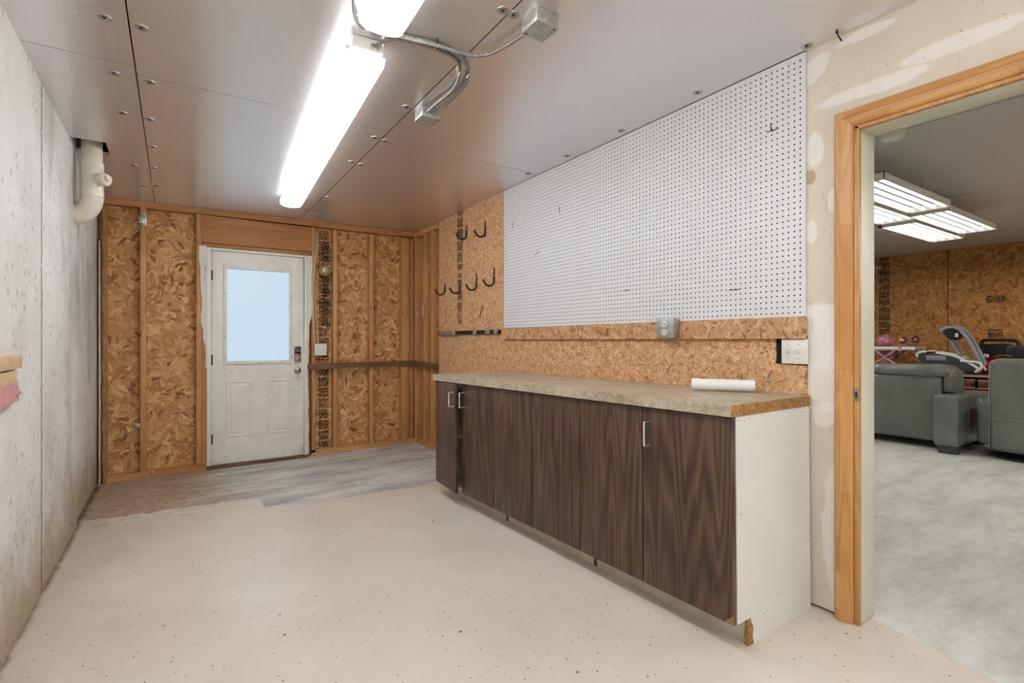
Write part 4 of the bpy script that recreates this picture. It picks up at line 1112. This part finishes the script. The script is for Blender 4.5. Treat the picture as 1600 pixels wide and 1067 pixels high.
b = MB(); b.tube(cat_curve(yz([(2.33, 1.27), (2.27, 1.16), (2.22, 1.05), (2.17, .95)], 8.14), 4), .02, 10); b.build('upright', M['grey'], ex)
b = MB(); b.tube(yz([(2.25, 1.17), (2.14, 1.02), (2.06, .90)], 8.12), .010, 8); b.build('strut', M['nickel'], ex)
b = MB(); b.tube(cat_curve(yz([(2.235, 1.17), (2.235, 1.1), (2.27, 1.0)], 8.2), 4), .014, 8); b.build('strut', M['grey'], ex)
con = [(2.345, 1.27), (2.30, 1.31), (2.2, 1.30), (2.15, 1.24), (2.16, 1.20), (2.22, 1.165), (2.27, 1.17), (2.32, 1.22)]
b = MB(); b.loft([yz([(2.25 + (y - 2.25) * .85, 1.235 + (z - 1.235) * .85) for y, z in con], 8.085), yz(con, 8.1), yz(con, 8.25)]); b.build('console', M['black_gloss'], ex)
MB().box(8.075, 8.09, 2.185, 2.215, 1.20, 1.25, .002).build('label_plate', M['off_white'], ex)

# compressor
cx_, cy_ = 8.5, 1.93
cm = thing('air_compressor', 'red and black portable air compressor on the desk behind the recliner', 'compressor', (cx_, cy_, .745))
b = MB(); b.lathe([(.02, .775), (.13, .78), (.185, .81), (.198, .85), (.185, .90), (.13, .935), (.02, .945)], (cx_, cy_, 0), (0, 0, 1), 36); b.build('tank', M['red'], cm)
for dx, dy in ((-.09, .09), (-.09, -.09), (.09, .09), (.09, -.09)):
    MB().lathe([(.02, .7455), (.02, .80)], (cx_ + dx, cy_ + dy, 0), (0, 0, 1), 12).build('foot', M['black'], cm)
soft(cx_ - .12, cx_ + .14, cy_ - .14, cy_ + .14, .955, 1.115, .03, .006, 21).build('motor_cover', M['black_gloss'], cm, smooth=50)
soft(cx_ - .14, cx_ + .10, cy_ - .33, cy_ - .11, .945, 1.10, .025, .004, 22).build('pump_shroud', M['dark_grey'], cm, smooth=50)
for k in range(6): MB().box(cx_ - .148, cx_ - .136, cy_ - .30 + k * .03, cy_ - .287 + k * .03, .97, 1.075, .002).build('cooling_fin', M['black'], cm)
b = MB(); b.tube(cat_curve([(cx_ - .08, cy_ + .12, 1.10), (cx_ - .08, cy_ + .11, 1.15), (cx_ - .08, cy_ + .06, 1.163), (cx_ - .08, cy_ - .1, 1.163), (cx_ - .08, cy_ - .2, 1.15), (cx_ - .08, cy_ - .22, 1.09)]), .02, 10); b.build('carry_handle', M['black'], cm)
for dy, r_, zz in ((.06, .028, .965), (.12, .022, .955)):
    b = MB(); b.lathe([(r_, 0), (r_, .02), (r_ - .004, .022), (.0005, .022)], (cx_ - .13, cy_ + dy, zz), (-1, 0, 0), 18); b.build('gauge', M['chrome'], cm)
b = MB(); b.tube(cat_curve([(cx_ - .12, cy_ + .02, .95), (cx_ - .16, cy_ - .01, .965), (cx_ - .16, cy_ - .09, .98), (cx_ - .14, cy_ - .17, .965)]), .012, 8); b.build('hose', M['nickel'], cm)
# white lettering wrapped round the drum
fc = bpy.data.curves.new('tank_letters', 'FONT'); fc.body = 'POWER'; fc.size = .05; fc.extrude = .001; fc.align_x = 'LEFT'
fo = bpy.data.objects.new('tank_letters', fc); COL.objects.link(fo); bpy.context.view_layer.update()
tm = bpy.data.meshes.new_from_object(fo.evaluated_get(bpy.context.evaluated_depsgraph_get()))
b = MB(); vs = []
for v in tm.vertices:
    a = 1.15 - v.co.x / .2; rr = .1995 + v.co.z
    vs.append((cx_ - rr * math.cos(a), cy_ + rr * math.sin(a), .832 + v.co.y))
b.add(vs, [list(p.vertices) for p in tm.polygons])
b.build('tank_lettering', M['white_paper'], cm, smooth=0)
bpy.data.objects.remove(fo)

# little stand with pink crossed legs, and what lies on it
st = thing('baby_activity_stand', 'white tray stand on pink crossed tube legs behind the sofa', 'baby stand', (8.35, 3.02, .745))
soft(8.15, 8.55, 2.65, 3.20, 1.022, 1.074, .022, .003, 31).build('tray', M['off_white'], st, smooth=50)
for xx, my in ((8.17, 3.0), (8.53, 2.99)):
    for y0, y1 in ((my + .13, my - .23), (my - .13, my + .23)):
        b = MB(); b.tube([(xx, y0, 1.03), (xx, my, .925), (xx, y1, .76)], .011, 10); b.build('leg', M['pinktube'], st)
    MB().lathe([(.028, -.016), (.028, .016)], (xx, my, .925), (1, 0, 0), 16).build('joint', M['lilac'], st)
b = MB(); b.lathe([(.09, 1.025), (.075, .98), (.02, .93)], (8.35, 2.98, 0), (0, 0, 1), 16); b.build('seat_sling', M['canvas'], st)
b = MB(); b.prism([(8.14, 2.80, 1.02), (8.14, 2.84, 1.02), (8.14, 2.835, 1.07), (8.14, 2.82, 1.10), (8.14, 2.805, 1.07)], (.012, 0, 0)); b.build('latch', M['pinktube'], st)
b = MB(); t = bmesh.new(); bmesh.ops.create_icosphere(t, subdivisions=4, radius=1)
for v in t.verts:
    n = noise.noise(v.co * 2.3 + Vector((3, 1, 2))) * .22 + noise.noise(v.co * 6) * .1
    p = v.co * (1 + n); p.z = max(p.z, -.55)
    k = 1.0 - .45 * max(0, -p.y)
    v.co = Vector((8.34 + p.x * .12, 3.045 + p.y * .115, 1.142 + p.z * .1 * k))
t.verts.index_update(); b.add([v.co.copy() for v in t.verts], [[v.index for v in f.verts] for f in t.faces]); t.free()
tag(b.build('plastic_bag', M['pinkbag'], smooth=60), 'crumpled glossy pink plastic bag on the white tray', 'bag')
def toyflower(y, z, label, extra):
    t = thing('toy_flower', label, 'toy flower', (8.3, y, 1.078))
    b = MB(); b.tube(cat_curve([(8.3, y, 1.078), (8.3, y + .006, 1.078 + (z - 1.078) * .5), (8.3, y, z)]), .009, 8); b.build('stem', M['green'], t)
    for k in range(5):
        a = 2 * PI * k / 5 + .3
        b = MB(); b.lathe([(.002, -.01), (.02, -.006), (.024, .0), (.02, .006), (.002, .01)], (8.295, y + .026 * math.cos(a), z + .028 * math.sin(a)), (1, .2 * math.cos(a), .2 * math.sin(a)), 12)
        b.build('petal', M['yellow'] if extra and k == 0 else M['purple'], t)
    b = MB(); b.lathe([(.014, 0), (.01, .01), (.0005, .012)], (8.285, y, z), (-1, 0, 0), 10); b.build('flower_centre', M['yellow'], t)
toyflower(2.822, 1.16, 'purple and yellow toy flower at the middle of the white tray', True)
toyflower(2.685, 1.172, 'dark purple toy flower at the end of the white tray', False)
b = MB(); b.tube(cat_curve([(8.3, 2.80, 1.085), (8.3, 2.79, 1.11), (8.3, 2.76, 1.12), (8.3, 2.73, 1.10), (8.3, 2.71, 1.087)]), .007, 8)
tag(b.build('toy_arch', M['green']), 'small green arched toy between the two toy flowers', 'toy')

# ================================================================== LIGHT, WORLD, CAMERA
w = bpy.data.worlds.new('World'); S.world = w; w.use_nodes = True
w.node_tree.nodes['Background'].inputs[0].default_value = (.75, .85, 1, 1); w.node_tree.nodes['Background'].inputs[1].default_value = .3

cam = bpy.data.cameras.new('camera'); co = bpy.data.objects.new('camera', cam); COL.objects.link(co)
co.location = (0, 0, 1.16); co.rotation_euler = (PI / 2, 0, -.5857)
cam.sensor_width = 36; cam.lens = 793.18 / 1600 * 36; cam.shift_y = -1.85 / 1600; cam.clip_start = .02; cam.clip_end = 60
S.camera = co
S.view_settings.view_transform = 'Standard'; S.view_settings.look = 'None'; S.view_settings.gamma = 1; S.view_settings.use_curve_mapping = False
S.view_settings.exposure = 0.5
